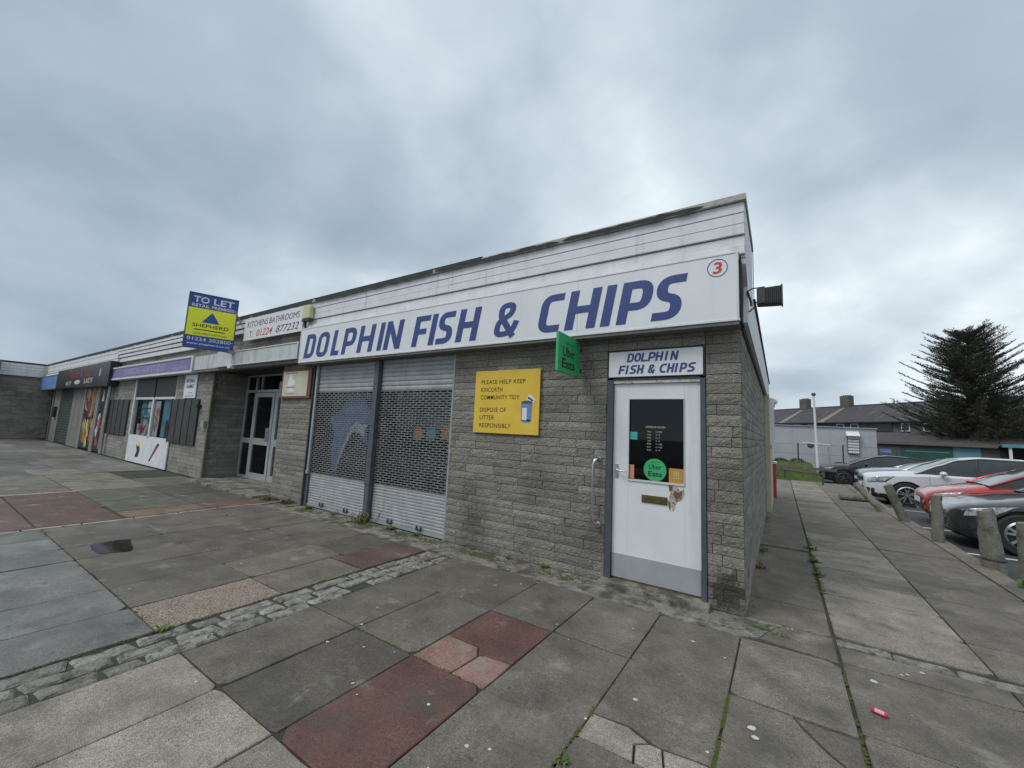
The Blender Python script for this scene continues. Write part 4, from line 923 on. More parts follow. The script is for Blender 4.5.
# purple hair studio sign
ps = thing('hair_studio_sign', (-15.8, 0, 2.62), 'long purple sign with white edging over the hair studio window', 'sign')
MB().box(-19.45, -12.3, -.2, -.02, 2.67, 3.0).build('panel', 'purple', ps)
MB().box(-19.52, -12.2, -.22, -.02, 3.0, 3.05).box(-19.52, -12.2, -.22, -.02, 2.61, 2.67).box(-19.52, -19.45, -.22, -.02, 2.67, 3.0).box(-12.3, -12.2, -.22, -.02, 2.67, 3.0).build('trim', 'whitedull', ps, bevel=.005)
k_ = MB(); F = FY(-.202); put_text(k_, 'SHARRONS HAIR STUDIO', .1, F, fit=(-17.9, -14.2, 2.74, 2.94), bold=.001); put_text(k_, 'Tel 874500' if 0 else 'stylists', .1, F, fit=(-13.6, -12.6, 2.70, 2.82), shear=.2)
k_.build('lettering', mat('pale_lilac_lettering', (.42, .38, .52), None, 4, .6), ps)
ng = thing('games_notice', (-12.7, 0, 1.97), 'small white NO BALL GAMES notice on the wall', 'sign')
MB().box(-13.1, -12.32, -.035, -.012, 1.97, 2.59).build('board', 'signwhite', ng, bevel=.003)
k_ = MB(); F = FY(-.037); put_text(k_, 'NO BALL', .1, F, fit=(-12.98, -12.44, 2.38, 2.48), bold=.012); put_text(k_, 'GAMES', .1, F, fit=(-12.95, -12.47, 2.23, 2.33), bold=.012); put_text(k_, 'by order', .1, F, fit=(-12.8, -12.5, 2.08, 2.13)); put_text(k_, 'of the council', .1, F, fit=(-12.95, -12.45, 2.01, 2.05)); k_.build('lettering', 'black', ng)
hb = thing('studio_banner', (-15.3, 0, 0), 'white banner board with a cartoon pen and comb below the studio window', 'banner')
MB().box(-17.1, -13.66, -.045, -.014, .02, .80).build('board', 'white', hb, bevel=.003)
k_ = MB(); F = FY(-.048); k_.add([F(-16.25, .18), F(-15.95, .2), F(-15.85, .42), F(-15.95, .60), F(-16.12, .66), F(-16.22, .52), F(-16.1, .38)], [list(range(7))]); k_.build('picture', 'posterblack', hb)
k_ = MB(); F = FY(-.0495); disc(k_, -16.05, .58, .12, .07, F, 10); k_.build('picture', 'lime', hb)
k_ = MB(); F = FY(-.048); k_.quad(F(-15.0, .14), F(-14.88, .16), F(-14.28, .66), F(-14.42, .70)); k_.build('picture', 'posterblack', hb)
k_ = MB(); F = FY(-.0495); k_.quad(F(-14.9, .24), F(-14.82, .24), F(-14.42, .58), F(-14.52, .62)); k_.build('picture', 'posterred', hb)
# black takeaway sign and blue sign
ts = thing('takeaway_sign', (-23, 0, 2.45), 'big black takeaway sign with red script and pale lettering', 'sign')
MB().prism([(-27.5, 2.46), (-19.2, 2.42), (-19.2, 3.30), (-27.5, 3.27)], 'y', -.3, -.02).build('panel', 'posterblack', ts)
k_ = MB(); F = FY(-.303); put_text(k_, 'Taste & Go', .1, F, fit=(-25.2, -21.6, 2.86, 3.2), bold=.004, shear=.2); k_.build('lettering', mat('faded_red_lettering', (.30, .02, .03), None, 4, .6), ts)
k_ = MB(); F = FY(-.303); put_text(k_, 'HOT', .1, F, fit=(-25.6, -24.6, 2.55, 2.72), bold=.01); put_text(k_, 'LADY', .1, F, fit=(-22.5, -21.2, 2.58, 2.78), bold=.01)
disc(k_, -23.6, 2.66, .5, .09, F, 14); k_.quad(F(-20.45, 2.8), F(-20.3, 2.8), F(-20.3, 3.08), F(-20.4, 3.08)); k_.build('lettering', 'paper', ts)
bl_ = thing('blue_shop_sign', (-29.5, 0, 2.5), 'small pale blue shop sign in the far corner of the terrace', 'sign')
MB().box(-31.3, -27.6, -.3, -.02, 2.5, 3.08).build('panel', 'skyblue', bl_); MB().box(-31.35, -27.55, -.31, -.02, 3.08, 3.14).box(-31.35, -27.55, -.31, -.02, 2.45, 2.5).build('trim', 'soffit', bl_)
k_ = MB(); F = FY(-.302); put_text(k_, 'BOOKS', .1, F, fit=(-30.6, -28.4, 2.7, 2.9)) if 0 else k_.box(-30.7, -28.3, -.303, -.301, 2.74, 2.86); k_.build('faded_band', 'skyblue', bl_)
sp = MB().tube([(-19.7, -.1, 2.5), (-19.7, -.12, 1.0), (-19.7, -.1, .05)], .05, 8).box(-19.85, -19.6, -.16, -.0, 2.55, 2.95); sp.build('downpipe', 'galv', T)
# TO LET board, projecting
ex, ey = .3007, .9537
TL = thing('to_let_board', (-10.05, -.65, 2.96), 'blue and yellow TO LET board projecting above the fascia', 'sign')
O = Vector((-10.175, -1.075, 2.965)); U = Vector((ex, ey, 0)); Nn = Vector((ey, -ex, 0))
def FT(d): return lambda u, v: tuple(O+U*u+Vector((0, 0, v))+Nn*d)
def quadbox(mb, u0, u1, v0, v1, d0, d1):
    P = [FT(d)(u, v) for d in (d0, d1) for (u, v) in ((u0, v0), (u1, v0), (u1, v1), (u0, v1))]
    mb.add(P, [[0,3,2,1],[4,5,6,7],[0,1,5,4],[1,2,6,5],[2,3,7,6],[3,0,4,7]]); return mb
m = MB(); quadbox(m, 0, .85, 0, 1.17, -.03, 0); m.build('board', 'blue', TL)
m = MB(); quadbox(m, -.02, 0, -.02, 1.19, -.04, .01); quadbox(m, .85, .87, -.02, 1.19, -.04, .01); quadbox(m, 0, .85, 1.17, 1.19, -.04, .01); quadbox(m, 0, .85, -.02, 0, -.04, .01); m.build('frame', 'frame', TL)
m = MB(); quadbox(m, .0, .85, .26, .86, 0, .003); m.build('yellow_band', 'lime', TL)
k_ = MB(); F = FT(.004); put_text(k_, 'TO', .1, F, fit=(.07, .34, .98, 1.12), bold=.02); put_text(k_, 'LET', .1, F, fit=(.42, .79, .98, 1.12), bold=.02); put_text(k_, 'RETAIL PREMISES', .1, F, fit=(.05, .80, .885, .95), bold=.012)
put_text(k_, '01224 202800', .1, F, fit=(.04, .81, .15, .225), bold=.008, spacing=1.06); put_text(k_, 'www.shepherd.co.uk', .1, F, fit=(.04, .81, .05, .11), bold=.01); k_.build('lettering', 'signwhite', TL)
F = FT(.006); k_ = MB(); k_.add([F(.25, .56), F(.57, .56), F(.42, .80)], [[0, 1, 2]]); k_.build('triangle_logo', 'blue', TL)
k_ = MB(); put_text(k_, 'SHEPHERD', .1, F, fit=(.10, .74, .45, .525), bold=.006); k_.add([F(.14, .385), F(.68, .385), F(.68, .405), F(.14, .405)], [[0, 1, 2, 3]]); put_text(k_, 'CHARTERED SURVEYORS', .1, F, fit=(.12, .72, .295, .33)); k_.build('lettering', 'black', TL)
MB().tube([(-9.93, -.30, 3.15), (-9.93, -.02, 3.15)], .02).tube([(-9.93, -.30, 3.9), (-9.93, -.12, 3.6)], .02).box(-9.98, -9.88, -.34, -.2, 2.93, 2.99).builds('bracket', 'galv', TL)
# alarm box, floodlight, globe lamp
ab = thing('alarm_box', (-7.05, -.2, 3.3), 'yellowed plastic alarm box beside the telephone board', 'alarm box')
MB().prism([(-7.23, 3.42), (-6.97, 3.42), (-6.98, 3.66), (-7.04, 3.685), (-7.16, 3.685), (-7.22, 3.655)], 'y', -.23, -.145).build('cover', 'creamplastic', ab, bevel=.02)
MB().box(-7.24, -6.98, -.22, -.15, 3.375, 3.42).box(-7.2, -7.17, -.18, -.15, 3.25, 3.375).build('base', 'plasticblack', ab, bevel=.005)
fl = thing('floodlight', (.1, .1, 2.75), 'black box floodlight on bent arms beside the roof corner', 'floodlight')
MB().add([(.135,-.0,2.765),(.325,-.0,2.755),(.325,.10,2.755),(.135,.10,2.765),(.135,-.0,2.92),(.33,-.0,2.925),(.33,.10,2.925),(.135,.10,2.92)], [[0,3,2,1],[4,5,6,7],[0,1,5,4],[1,2,6,5],[2,3,7,6],[3,0,4,7]]).build('housing', 'plasticblack', fl, bevel=.008)
m = MB(); m.box(.325, .337, -.005, .106, 2.748, 2.932)
for k in range(7): m.box(.215+k*.016, .220+k*.016, -.012, .0, 2.775, 2.915)
m.box(.137, .20, -.010, .0, 2.775, 2.91); m.build('rim_and_fins', 'darkmet', fl)
MB().tube([(.06, .05, 2.92), (.10, .02, 2.93), (.20, .0, 2.925)], .006).tube([(.03, .04, 2.72), (.08, .02, 2.715), (.115, .02, 2.75), (.13, .02, 2.80)], .007).tube([(.06, .06, 2.92), (.09, .04, 2.8), (.09, .04, 2.77)], .01).builds('arm', 'darkmet', fl)
gl = thing('globe_lamp', (.15, 8.8, 2.6), 'small white globe lamp at the end of the side wall', 'lamp')
m = MB(); m.lathe([(.085*math.sin(a*math.pi/10)+.001, -.085*math.cos(a*math.pi/10)) for a in range(11)], (.17, 8.7, 2.62), 'z', 16); m.build('globe', 'white', gl, smooth=60)
MB().box(.06, .14, 8.66, 8.74, 2.44, 2.52).tube([(.1, 8.7, 2.48), (.17, 8.7, 2.48), (.17, 8.7, 2.55)], .02).builds('bracket', 'darkmet', gl)
pp = thing('side_notice_board', (.12, 7.6, 1.45), 'pale blue and white notice board high on the cream side wall', 'sign')
MB().box(.1, .17, 6.62, 8.4, 1.46, 2.52).build('board', 'signwhite', pp, bevel=.005); MB().box(.17, .174, 6.9, 8.2, 1.6, 2.35).build('print', mat('pale_blue_print', (.38, .47, .55), (.5, .56, .6), 3, .5), pp)
rb = thing('red_cabinet', (.22, 9.9, 0), 'red painted cabinet with a white top at the end of the side wall', 'cabinet')
MB().box(.02, .17, 9.6, 10.1, 0, .93).build('body', 'redpaint', rb, bevel=.01); MB().box(.0, .19, 9.57, 10.13, .93, .99).build('top', 'white', rb, bevel=.01)
# hand rail by the door
hr = thing('grab_rail', (-1.37, -.05, .56), 'vertical steel grab rail on the wall left of the door', 'handrail')
MB().tube([(-1.355, .0, 1.255), (-1.355, -.05, 1.255), (-1.375, -.075, 1.235), (-1.39, -.08, 1.19), (-1.39, -.08, .64), (-1.375, -.075, .59), (-1.355, -.05, .57), (-1.345, .0, .57)], .018, 12).build('rail', 'chrome', hr, smooth=50)
MB().lathe([(.03, -.018), (.03, -.008)], (-1.355, 0, 1.255), 'y', 14).lathe([(.03, -.018), (.03, -.008)], (-1.345, 0, .57), 'y', 14).builds('flange', 'chrome', hr)

# ------------------------------------------------------------------ concrete bollards
def bollard(x, y, top, r, h, half, label, sq=False):
    b = thing('bollard', (x, y, 0), label, 'bollard', 'old concrete bollards along the car park edge')
    m = MB(); base = Vector((x, y, -.06)); tp = Vector(top); ax = (tp-base); L = ax.length; ax.normalize()
    u = ax.cross(Vector((0, 1, 0))).normalized(); v = ax.cross(u); n = 22; K = 14; vs = []; fs = []
    for j in range(K+1):
        t = j/K; rr_ = r*(1-.34*t**1.5 if half else 1-.10*t)
        for k in range(n):
            a = 6.28318*k/n; c_, s_ = math.cos(a), math.sin(a)
            if sq: q = (abs(c_)**4+abs(s_)**4)**-.25; c_, s_ = c_*q, s_*q
            p = base+ax*(L*t)+(u*c_+v*s_)*rr_
            if half: p += -u*0
            d = noise.noise(p*13)*.012+noise.noise(p*35)*.004
            if j == K: p += ax*(-(.5+.5*c_)*.05*(2 if half else .4))
            p += (u*c_+v*s_)*d; vs.append(p)
    for j in range(K):
        for k in range(n): fs.append([j*n+k, j*n+(k+1) % n, (j+1)*n+(k+1) % n, (j+1)*n+k])
    c_ = len(vs); vs.append(sum(vs[K*n:], Vector())/n+ax*(.03 if half else .012)); fs += [[K*n+k, K*n+(k+1) % n, c_] for k in range(n)]
    m.add(vs, fs); m.build('post', 'boll', b, smooth=50)
    if half:
        m = MB(); m.lathe([(r*1.03, .10), (r*1.07, .115), (r*1.03, .13)], (x, y, 0), 'z', 22); m.build('worn_band', 'darkmet', b)
bollard(2.68, 3.18, (2.68, 3.18, .73), .105, .73, False, 'nearest concrete bollard, cut by the right edge, weeds at its foot')
bollard(2.62, 4.02, (2.58, 4.02, .78), .115, .78, True, 'tapered concrete bollard beside the dark grey car wheel')
bollard(2.45, 5.6, (2.47, 5.6, .77), .078, .77, False, 'slim upright concrete bollard in front of the dark grey car nose')
bollard(2.47, 7.78, (2.19, 7.70, .74), .085, .74, False, 'leaning concrete bollard beside the silver white car wheel')
bollard(2.36, 9.0, (1.84, 9.3, .60), .085, .7, False, 'steeply tilted concrete bollard next to the fallen one')
fb = thing('bollard', (2.0, 11.2, 0), 'fallen concrete bollard lying flat on the path', 'bollard', 'old concrete bollards along the car park edge')
MB().tube([(1.66, 10.9, .085), (1.9, 10.95, .09), (2.35, 11.05, .09)], [.085, .092, .09], 14).build('post', 'boll', fb, smooth=50)

# ------------------------------------------------------------------ cars
def interp(tab, x):
    for a, b in zip(tab[:-1], tab[1:]):
        if a[0] <= x <= b[0]:
            t = (x-a[0])/(b[0]-a[0] or 1); t = t*t*(3-2*t)*.35+t*.65
            return [p+(q-p)*t for p, q in zip(a[1:], b[1:])]
    return list(tab[-1][1:] if x > tab[-1][0] else tab[0][1:])
def car(label, loc, yaw, pm, L, Wd, st, roof, axles, wr, spokes, name='parked_car', lamp=(.05, .62, 5.1, 6.3), grille='plain', cladding=None):
    """nose at x=0 pointing to -x. st: (x, half width, z sill, z shoulder, z top); roof: (x, z, half width) of the greenhouse"""
    c = thing(name, (0, 0, 0), label, 'car', 'cars parked in the bays')
    def sec(x):
        w, zs, zb, zt = interp(st, x)
        return [(0, zs), (w*.86, zs), (w*.955, zs+.035), (w*.985, zs+.13), (w*1.0, zs+(zb-zs)*.45), (w*.992, zs+(zb-zs)*.72), (w*.985, zb-.035), (w*.95, zb+.0), (w*.84, zb+(zt-zb)*.55), (w*.5, zt-.006), (0, zt)]
    xs = []; x = 0
    while x < L: xs.append(x); x += .03 if x < .5 or x > L-.4 else .09
    xs.append(L); m = MB(); vs = []; fs = []; nsec = 11
    for x in xs:
        s = sec(x); ring = [(x, -a, b) for a, b in s]+[(x, a, b) for a, b in s[1:-1][::-1]]; n = len(ring); vs += ring
    for i in range(len(xs)-1):
        for k in range(n): fs.append([i*n+k, i*n+(k+1) % n, (i+1)*n+(k+1) % n, (i+1)*n+k])
    fs += [list(range(n)), [(len(xs)-1)*n+k for k in range(n)]]
    m.add(vs, fs); body = m.build('body', [pm, 'plasticblack'], c, smooth=38, local=True)
    # wheel arches cut out of the body
    cm = MB()
    for ax in axles:
        for s in (-1, 1): cm.lathe([(wr+.055, 0), (wr+.055, .5*s)], (ax, s*(Wd/2-.3), wr), 'y', 40)
    cut = cm.build('cut', 'plasticblack', c, local=True)
    md = body.modifiers.new('b', 'BOOLEAN'); md.operation = 'DIFFERENCE'; md.object = cut; md.solver = 'EXACT'
    bpy.context.view_layer.update(); dg = bpy.context.evaluated_depsgraph_get()
    me = bpy.data.meshes.new_from_object(body.evaluated_get(dg)); body.modifiers.clear(); body.data = me
    bpy.data.objects.remove(cut)
    def P(x, t, s=-1, off=.004):
        q = sec(x); i = min(int(t), 9); f = t-i; a = q[i][0]+(q[i+1][0]-q[i][0])*f; b = q[i][1]+(q[i+1][1]-q[i][1])*f
        q2 = sec(x+.02); a2 = q2[i][0]+(q2[i+1][0]-q2[i][0])*f
        tx = Vector((.02, (a2-a), 0)).normalized(); ty = Vector((0, q[i+1][0]-q[i][0], q[i+1][1]-q[i][1])).normalized()
        nrm = tx.cross(ty); nrm = -nrm if nrm.y < 0 else nrm
        v = Vector((x, a, b))+nrm*off; return (v.x, v.y*-s*-1 if s > 0 else -v.y, v.z)
    def patch(name, m_, x0, x1, t0, t1, off=.005, sides=(-1, 1), fnx=None, par=None, nx=8, nt=4):
        for s in sides:
            k = MB(); vv = []
            for j in range(nt+1):
                for i in range(nx+1):
                    t = t0+(t1-t0)*j/nt; a, b = fnx(j/nt) if fnx else (x0, x1); vv.append(P(a+(b-a)*i/nx, t, s, off))
            k.add(vv, [[j*(nx+1)+i, j*(nx+1)+i+1, (j+1)*(nx+1)+i+1, (j+1)*(nx+1)+i] for j in range(nt) for i in range(nx)])
            k.build(name, m_, par or c, local=True, smooth=60)
    # greenhouse
    gx0, gx1 = roof[0][0], roof[-1][0]
    def belt(x): w, zs, zb, zt = interp(st, x); return w*.90, zb-.02
    gm_ = MB(); vs = []; n = len(roof); ln = []
    fine = [gx0+(gx1-gx0)*i/44 for i in range(45)]
    def rf(x): return interp(roof, x)
    vs = []
    for x in fine:
        z, hw = rf(x); bw, bz = belt(x); z = max(z, bz+.01); t = min(1, (z-bz)/.40); hw = bw+(hw-bw)*t
        vs += [(x, -bw, bz), (x, -(bw*.45+hw*.55), bz+(z-bz)*.55), (x, -hw, z-.035*t), (x, -hw*.86, z), (x, 0, z+.012), (x, hw*.86, z), (x, hw, z-.035*t), (x, (bw*.45+hw*.55), bz+(z-bz)*.55), (x, bw, bz)]
    q = 9; fs = []; gm_.X = None
    zmax = max(r_[1] for r_ in roof); xa = [r_[0] for r_ in roof if r_[1] > zmax-.12]
    rx0, rx1 = min(xa), max(xa)
    faces = []; mats = []
    for i in range(len(fine)-1):
        for k in range(q-1):
            xm = (fine[i]+fine[i+1])/2
            top = k in (2, 3, 4, 5)
            mi = 0
            if top and rx0 < xm < rx1: mi = 1
            elif top: mi = 2 if xm <= rx0 else 0
            faces.append([i*q+k, i*q+k+1, (i+1)*q+k+1, (i+1)*q+k]); mats.append(mi)
    gm_.v = [Vector(v_) for v_ in vs]; gm_.f = faces; gm_.m = mats; gm_.t = [(1, 1, 1, 0)]*len(faces)
    gh = gm_.build('windows_and_roof', ['carglass', pm, 'carscreen'], c, smooth=50, local=True)
    for s in (-1, 1):
        def rail(x, dz=0, o=1.0):
            z, hw = rf(x); bw, bz = belt(x); z = max(z, bz+.01); t = min(1, (z-bz)/.40); hw = bw+(hw-bw)*t; return (x, s*hw*o, z-.03*t+dz)
        k = MB(); k.tube([rail(x) for x in fine], .024, 6); k.build('roof_rail', pm, c, local=True, smooth=60)
        for bx in bpill[pm]:
            k = MB(); bw, bz = belt(bx); z, hw = rf(bx)
            k.tube([(bx+.03, s*(bw+.004), bz), (bx+.02, s*((bw*.45+hw*.55)+.006), bz+(z-bz)*.55), (bx+.06, s*(hw+.004), z-.04)], .026, 6); k.build('pillar', 'plasticblack', c, local=True)
        # belt strip
        k = MB(); k.tube([(x, s*(belt(x)[0]+.006), belt(x)[1]+.012) for x in fine[3:-3]], .011, 5); k.build('window_trim', 'plasticblack' if pm != 'carwhite' else 'chrome', c, local=True)
        # mirror
        mx_ = gx0+.62; bw, bz = belt(mx_)
        k = MB(); vs2 = []; 
        for j in range(7):
            for i in range(12):
                a = math.pi*j/6; b = 6.2832*i/12; vs2.append((mx_+.085*math.cos(a)*1-.02, s*(bw+.15+.115*math.sin(a)*math.cos(b)), bz+.10+.075*math.sin(a)*math.sin(b)))
        k.add(vs2, [[j*12+i, j*12+(i+1) % 12, (j+1)*12+(i+1) % 12, (j+1)*12+i] for j in range(6) for i in range(12)])
        mr = k.build('mirror', pm, c, smooth=60, local=True)
        k = MB(); k.tube([(mx_, s*(bw-.01), bz+.03), (mx_, s*(bw+.10), bz+.05)], .022, 6); k.build('mirror_stalk', 'plasticblack', mr, local=True)
    # wheels
    for ax in axles:
        for s in (-1, 1):
            y = s*(Wd/2-.115)
            tw = MB(); tw.lathe([(wr*.66, -.105), (wr*.93, -.11), (wr, -.085), (wr, .085), (wr*.93, .11), (wr*.66, .105)], (ax, y, wr), 'y', 36, False); tyre = tw.build('wheel', 'rubber', c, smooth=40, local=True)
            rm = MB(); ro = wr*.70; yo = y+s*.112
            rm.lathe([(ro*.9, -.03), (ro, -.005), (ro, .004), (ro*.93, .006), (ro*.9, -.004)], (ax, yo, wr), 'y', 36, False)
            rm.lathe([(.055, -.03), (.055, .0)], (ax, yo-s*.01, wr), 'y', 12)
            for k in range(spokes):
                a = 6.2832*k/spokes+.3
                for da in ((-.16, .16) if spokes < 8 else (0,)):
                    d0 = Vector((math.cos(a+da*.5), 0, math.sin(a+da*.5))); d1 = Vector((math.cos(a+da*1.4), 0, math.sin(a+da*1.4))); t_ = Vector((-d1.z, 0, d1.x))
                    c0 = Vector((ax, yo-s*.012, wr)); wq = .020 if spokes < 8 else .026
                    ps_ = [c0+d0*.04-t_*wq, c0+d0*.04+t_*wq, c0+d1*ro*.94+t_*wq*.9, c0+d1*ro*.94-t_*wq*.9]
                    rm.add(ps_+[p_-Vector((0, s*.02, 0)) for p_ in ps_], [[0,1,2,3],[0,1,5,4],[1,2,6,5],[2,3,7,6],[3,0,4,7]])
            rm.build('rim', 'alloy' if pm != 'carblack' else 'darkmet', tyre, local=True)
            bk = MB(); bk.lathe([(ro*.9, 0), (ro*.9, .01)], (ax, y+s*.06, wr), 'y', 24); bk.build('brake_disc', 'plasticblack', tyre, local=True)
            # dark arch liner
            al_ = MB(); al_.lathe([(wr+.053, -.09), (wr+.053, .0)], (ax, s*(Wd/2-.22), wr), 'y', 30); al_.build('arch_liner', 'plasticblack', c, local=True)
    # details
    patch('headlight', 'lampglass', 0, 0, lamp[2], lamp[3], .006, fnx=lambda t: (lamp[0]-.0+t*.04, lamp[1]*(.62+.38*t)))
    patch('headlight_bezel', 'plasticblack', 0, 0, lamp[2]-.14, lamp[3]+.1, .003, fnx=lambda t: (lamp[0]-.01+t*.03, lamp[1]*(.64+.38*t)+.03))
    patch('lower_bumper', 'plasticblack', .02, axles[0]-wr-.07, 1.0, 2.6 if grille != 'suv' else 3.1, .004)
    patch('lower_bumper', 'plasticblack', axles[0]+wr+.07, axles[1]-wr-.07, 1.0, 2.2, .004)
    patch('air_intake', 'plasticblack', .02, .22, 3.0, 3.9, .004, nx=5)
    for xx in (gx0+.30, gx0+1.38, gx0+2.3):
        if xx < axles[1]-.2: patch('door_gap', 'plasticblack', xx, xx+.007, 1.6, 6.6, .002, nx=1, nt=8)
    for xx in (gx0+1.15, gx0+2.05): patch('door_handle', pm, xx, xx+.17, 5.2, 5.5, .02, nx=3, nt=2)
    w0 = st[0][1]; zz0, zz1 = st[0][2], st[0][4]
    k = MB()
    if grille == 'suv':
        k.box(-.02, .0, -w0*.85, w0*.85, zz0+.34, zz1-.02)
        for i in range(5): k.box(-.03, -.02, -w0*.8, w0*.8, zz0+.37+i*.04, zz0+.38+i*.04)
    else: k.box(-.012, .0, -w0*.8, w0*.8, zz0+.22, zz1-.06)
    k.box(-.012, .02, -w0*.9, w0*.9, zz0+.03, zz0+.15); k.build('grille', 'plasticblack', c, local=True)
    MB().box(-.035, -.02, -.26, .26, zz0+.16, zz0+.27).build('number_plate', 'signwhite', c, local=True)
    pass
    for (a, b, nm, mm) in ((0, 0, 'x', 'x'),): pass
    c.location = loc; c.rotation_euler.z = yaw
    return c
bpill = {'cargrey': (1.95+.62, 3.55), 'carred': (2.35, 3.2), 'carwhite': (2.55, 3.55), 'carsilver': (2.5, 3.5), 'carblack': (2.35, 3.3)}
hatch_low = [(0, .52, .30, .56, .60), (.04, .66, .24, .62, .66), (.12, .76, .20, .67, .71), (.3, .84, .17, .72, .77), (.6, .885, .16, .78, .84), (1.1, .905, .16, .86, .94), (1.45, .91, .17, .91, .99), (2.6, .915, .17, .94, .96), (3.7, .90, .18, .97, .98), (4.3, .84, .24, .97, .98), (4.5, .72, .34, .92, .95)]
car('dark grey car with its front wheel behind the tapered bollard', (2.74, 6.87, -.13), R(0), 'cargrey', 4.7, 1.84, hatch_low, [(1.25, .96, .70), (1.75, 1.18, .66), (2.25, 1.385, .60), (2.7, 1.44, .58), (3.4, 1.41, .57), (4.1, 1.18, .60), (4.5, 1.0, .66)], (.80, 3.62), .335, 5, lamp=(.16, .78, 5.1, 6.3))
hb2 = [(0, .5, .32, .60, .66), (.04, .64, .26, .68, .73), (.12, .74, .21, .73, .78), (.3, .81, .18, .78, .84), (.6, .85, .17, .84, .91), (.95, .87, .17, .90, .99), (1.2, .88, .18, .94, 1.03), (2.5, .885, .18, .97, 1.0), (3.4, .87, .20, .99, 1.0), (3.95, .80, .28, .98, 1.0), (4.05, .7, .36, .95, .98)]
car('red hatchback half hidden behind the dark grey car', (3.05, 9.6, -.18), R(-2), 'carred', 4.05, 1.77, hb2, [(.98, 1.0, .70), (1.5, 1.25, .66), (1.95, 1.43, .60), (2.4, 1.49, .58), (3.1, 1.47, .57), (3.7, 1.28, .58), (4.0, 1.02, .62)], (.80, 3.28), .31, 9, lamp=(.10, .66, 5.3, 6.8))
suv = [(0, .58, .38, .76, .84), (.04, .72, .30, .82, .90), (.12, .82, .25, .86, .95), (.3, .90, .22, .91, 1.0), (.6, .94, .21, .95, 1.05), (1.1, .96, .21, 1.0, 1.10), (1.4, .965, .22, 1.03, 1.13), (2.8, .97, .22, 1.06, 1.1), (4.0, .96, .24, 1.09, 1.1), (4.6, .90, .32, 1.08, 1.1), (4.8, .8, .42, 1.0, 1.05)]
car('white silver estate SUV between the red hatchback and the grey car', (2.6, 14.45, -.29), R(0), 'carwhite', 4.8, 1.94, suv, [(1.2, 1.08, .76), (1.75, 1.37, .72), (2.2, 1.58, .67), (2.7, 1.66, .65), (3.6, 1.65, .64), (4.3, 1.5, .64), (4.7, 1.12, .7)], (.98, 3.85), .375, 5, lamp=(.07, .72, 5.1, 6.2), grille='suv')
car('silver grey car mostly hidden behind the white silver SUV', (3.0, 18.9, -.36), R(0), 'carsilver', 4.5, 1.84, suv, [(1.3, 1.08, .74), (1.9, 1.30, .70), (2.4, 1.45, .64), (3.0, 1.50, .62), (3.6, 1.46, .60), (4.2, 1.25, .62), (4.5, 1.06, .66)], (.95, 3.6), .34, 5, lamp=(.07, .62, 5.1, 6.2), grille='suv')
rr_ = [(0, .58, .36, .74, .82), (.04, .74, .29, .80, .88), (.12, .84, .24, .85, .93), (.3, .92, .21, .90, .98), (.6, .95, .20, .94, 1.03), (1.1, .965, .20, .99, 1.08), (1.4, .97, .20, 1.03, 1.10), (2.8, .97, .21, 1.08, 1.1), (3.9, .95, .24, 1.12, 1.13), (4.25, .88, .34, 1.1, 1.12), (4.4, .8, .42, 1.0, 1.05)]
car('black coupe SUV farthest along the row of parked cars', (2.0, 23.4, -.43), R(0), 'carblack', 4.4, 1.94, rr_, [(1.2, 1.08, .74), (1.75, 1.34, .70), (2.2, 1.52, .66), (2.7, 1.60, .64), (3.4, 1.57, .62), (4.0, 1.48, .62), (4.35, 1.18, .7)], (.92, 3.55), .37, 5, lamp=(.06, .6, 5.2, 6.2), grille='suv')

# ------------------------------------------------------------------ background
sh = thing('metal_shed', (0, 31, 0), 'long pale grey flat-roofed building behind the lawn with a louvred vent', 'building')
MB().prism([(-8, -.6), (5.03, -.6), (5.03, 2.64), (-8, 2.88)], 'y', 27.6, 36).build('wall', 'shedwall', sh)
MB().prism([(-8.05, 2.88), (5.08, 2.64), (5.08, 2.665), (-8.05, 2.905)], 'y', 27.5, 36.05).build('roof_edge', 'whitedull', sh)
m = MB(); m.add([(3.62,27.2,2.20),(4.24,27.2,2.20),(4.24,27.6,2.46),(3.62,27.6,2.46),(3.62,27.2,2.16),(4.24,27.2,2.16),(4.24,27.6,2.16),(3.62,27.6,2.16)], [[0,1,2,3],[4,7,6,5],[0,4,5,1],[1,5,6,2],[2,6,7,3],[3,7,4,0]])
vt = m.build('vent_hood', 'white', sh); m = MB()
for k in range(6): m.box(3.70, 4.20, 27.42, 27.5, 1.16+k*.17, 1.28+k*.17)
m.build('louvre', 'white', vt); MB().box(3.68, 4.22, 27.5, 27.62, 1.12, 2.2).build('vent_back', 'darkmet', vt)
m = MB()
for k in range(-7, 6): m.box(k*.95-.008, k*.95+.008, 27.592, 27.599, -.55, 2.60)
m.build('panel_joint', 'kick', sh)
fp = thing('flagpole', (1.87, 22.6, .4), 'tall white pole standing on the lawn', 'pole')
MB().tube([(1.9, 22.6, .35), (1.87, 22.6, 2.2), (1.84, 22.6, 4.15)], [.065, .055, .045], 12).build('pole', 'polewhite', fp, smooth=50)
MB().lathe([(.05, 4.13), (.1, 4.17), (.1, 4.25), (.04, 4.30)], (1.84, 22.6, 0), 'z', 12).build('lamp_head', 'darkmet', fp)
fr = thing('white_bar_frame', (2.0, 24, .4), 'thin white horizontal bar on posts beside the white pole', 'frame')
MB().tube([(1.32, 23.4, 1.64), (2.52, 23.4, 1.56)], .032, 6).build('bar', 'polewhite', fr); MB().tube([(2.45, 23.4, .4), (2.45, 23.4, 1.56)], .035, 6).build('post', 'galv', fr)
fe = thing('mesh_fence', (1.5, 25, .4), 'dark mesh fence on thin posts in front of the pale grey building', 'fence')
pts = [-2.5, -.6, 1.15, 3.2, 5.4]
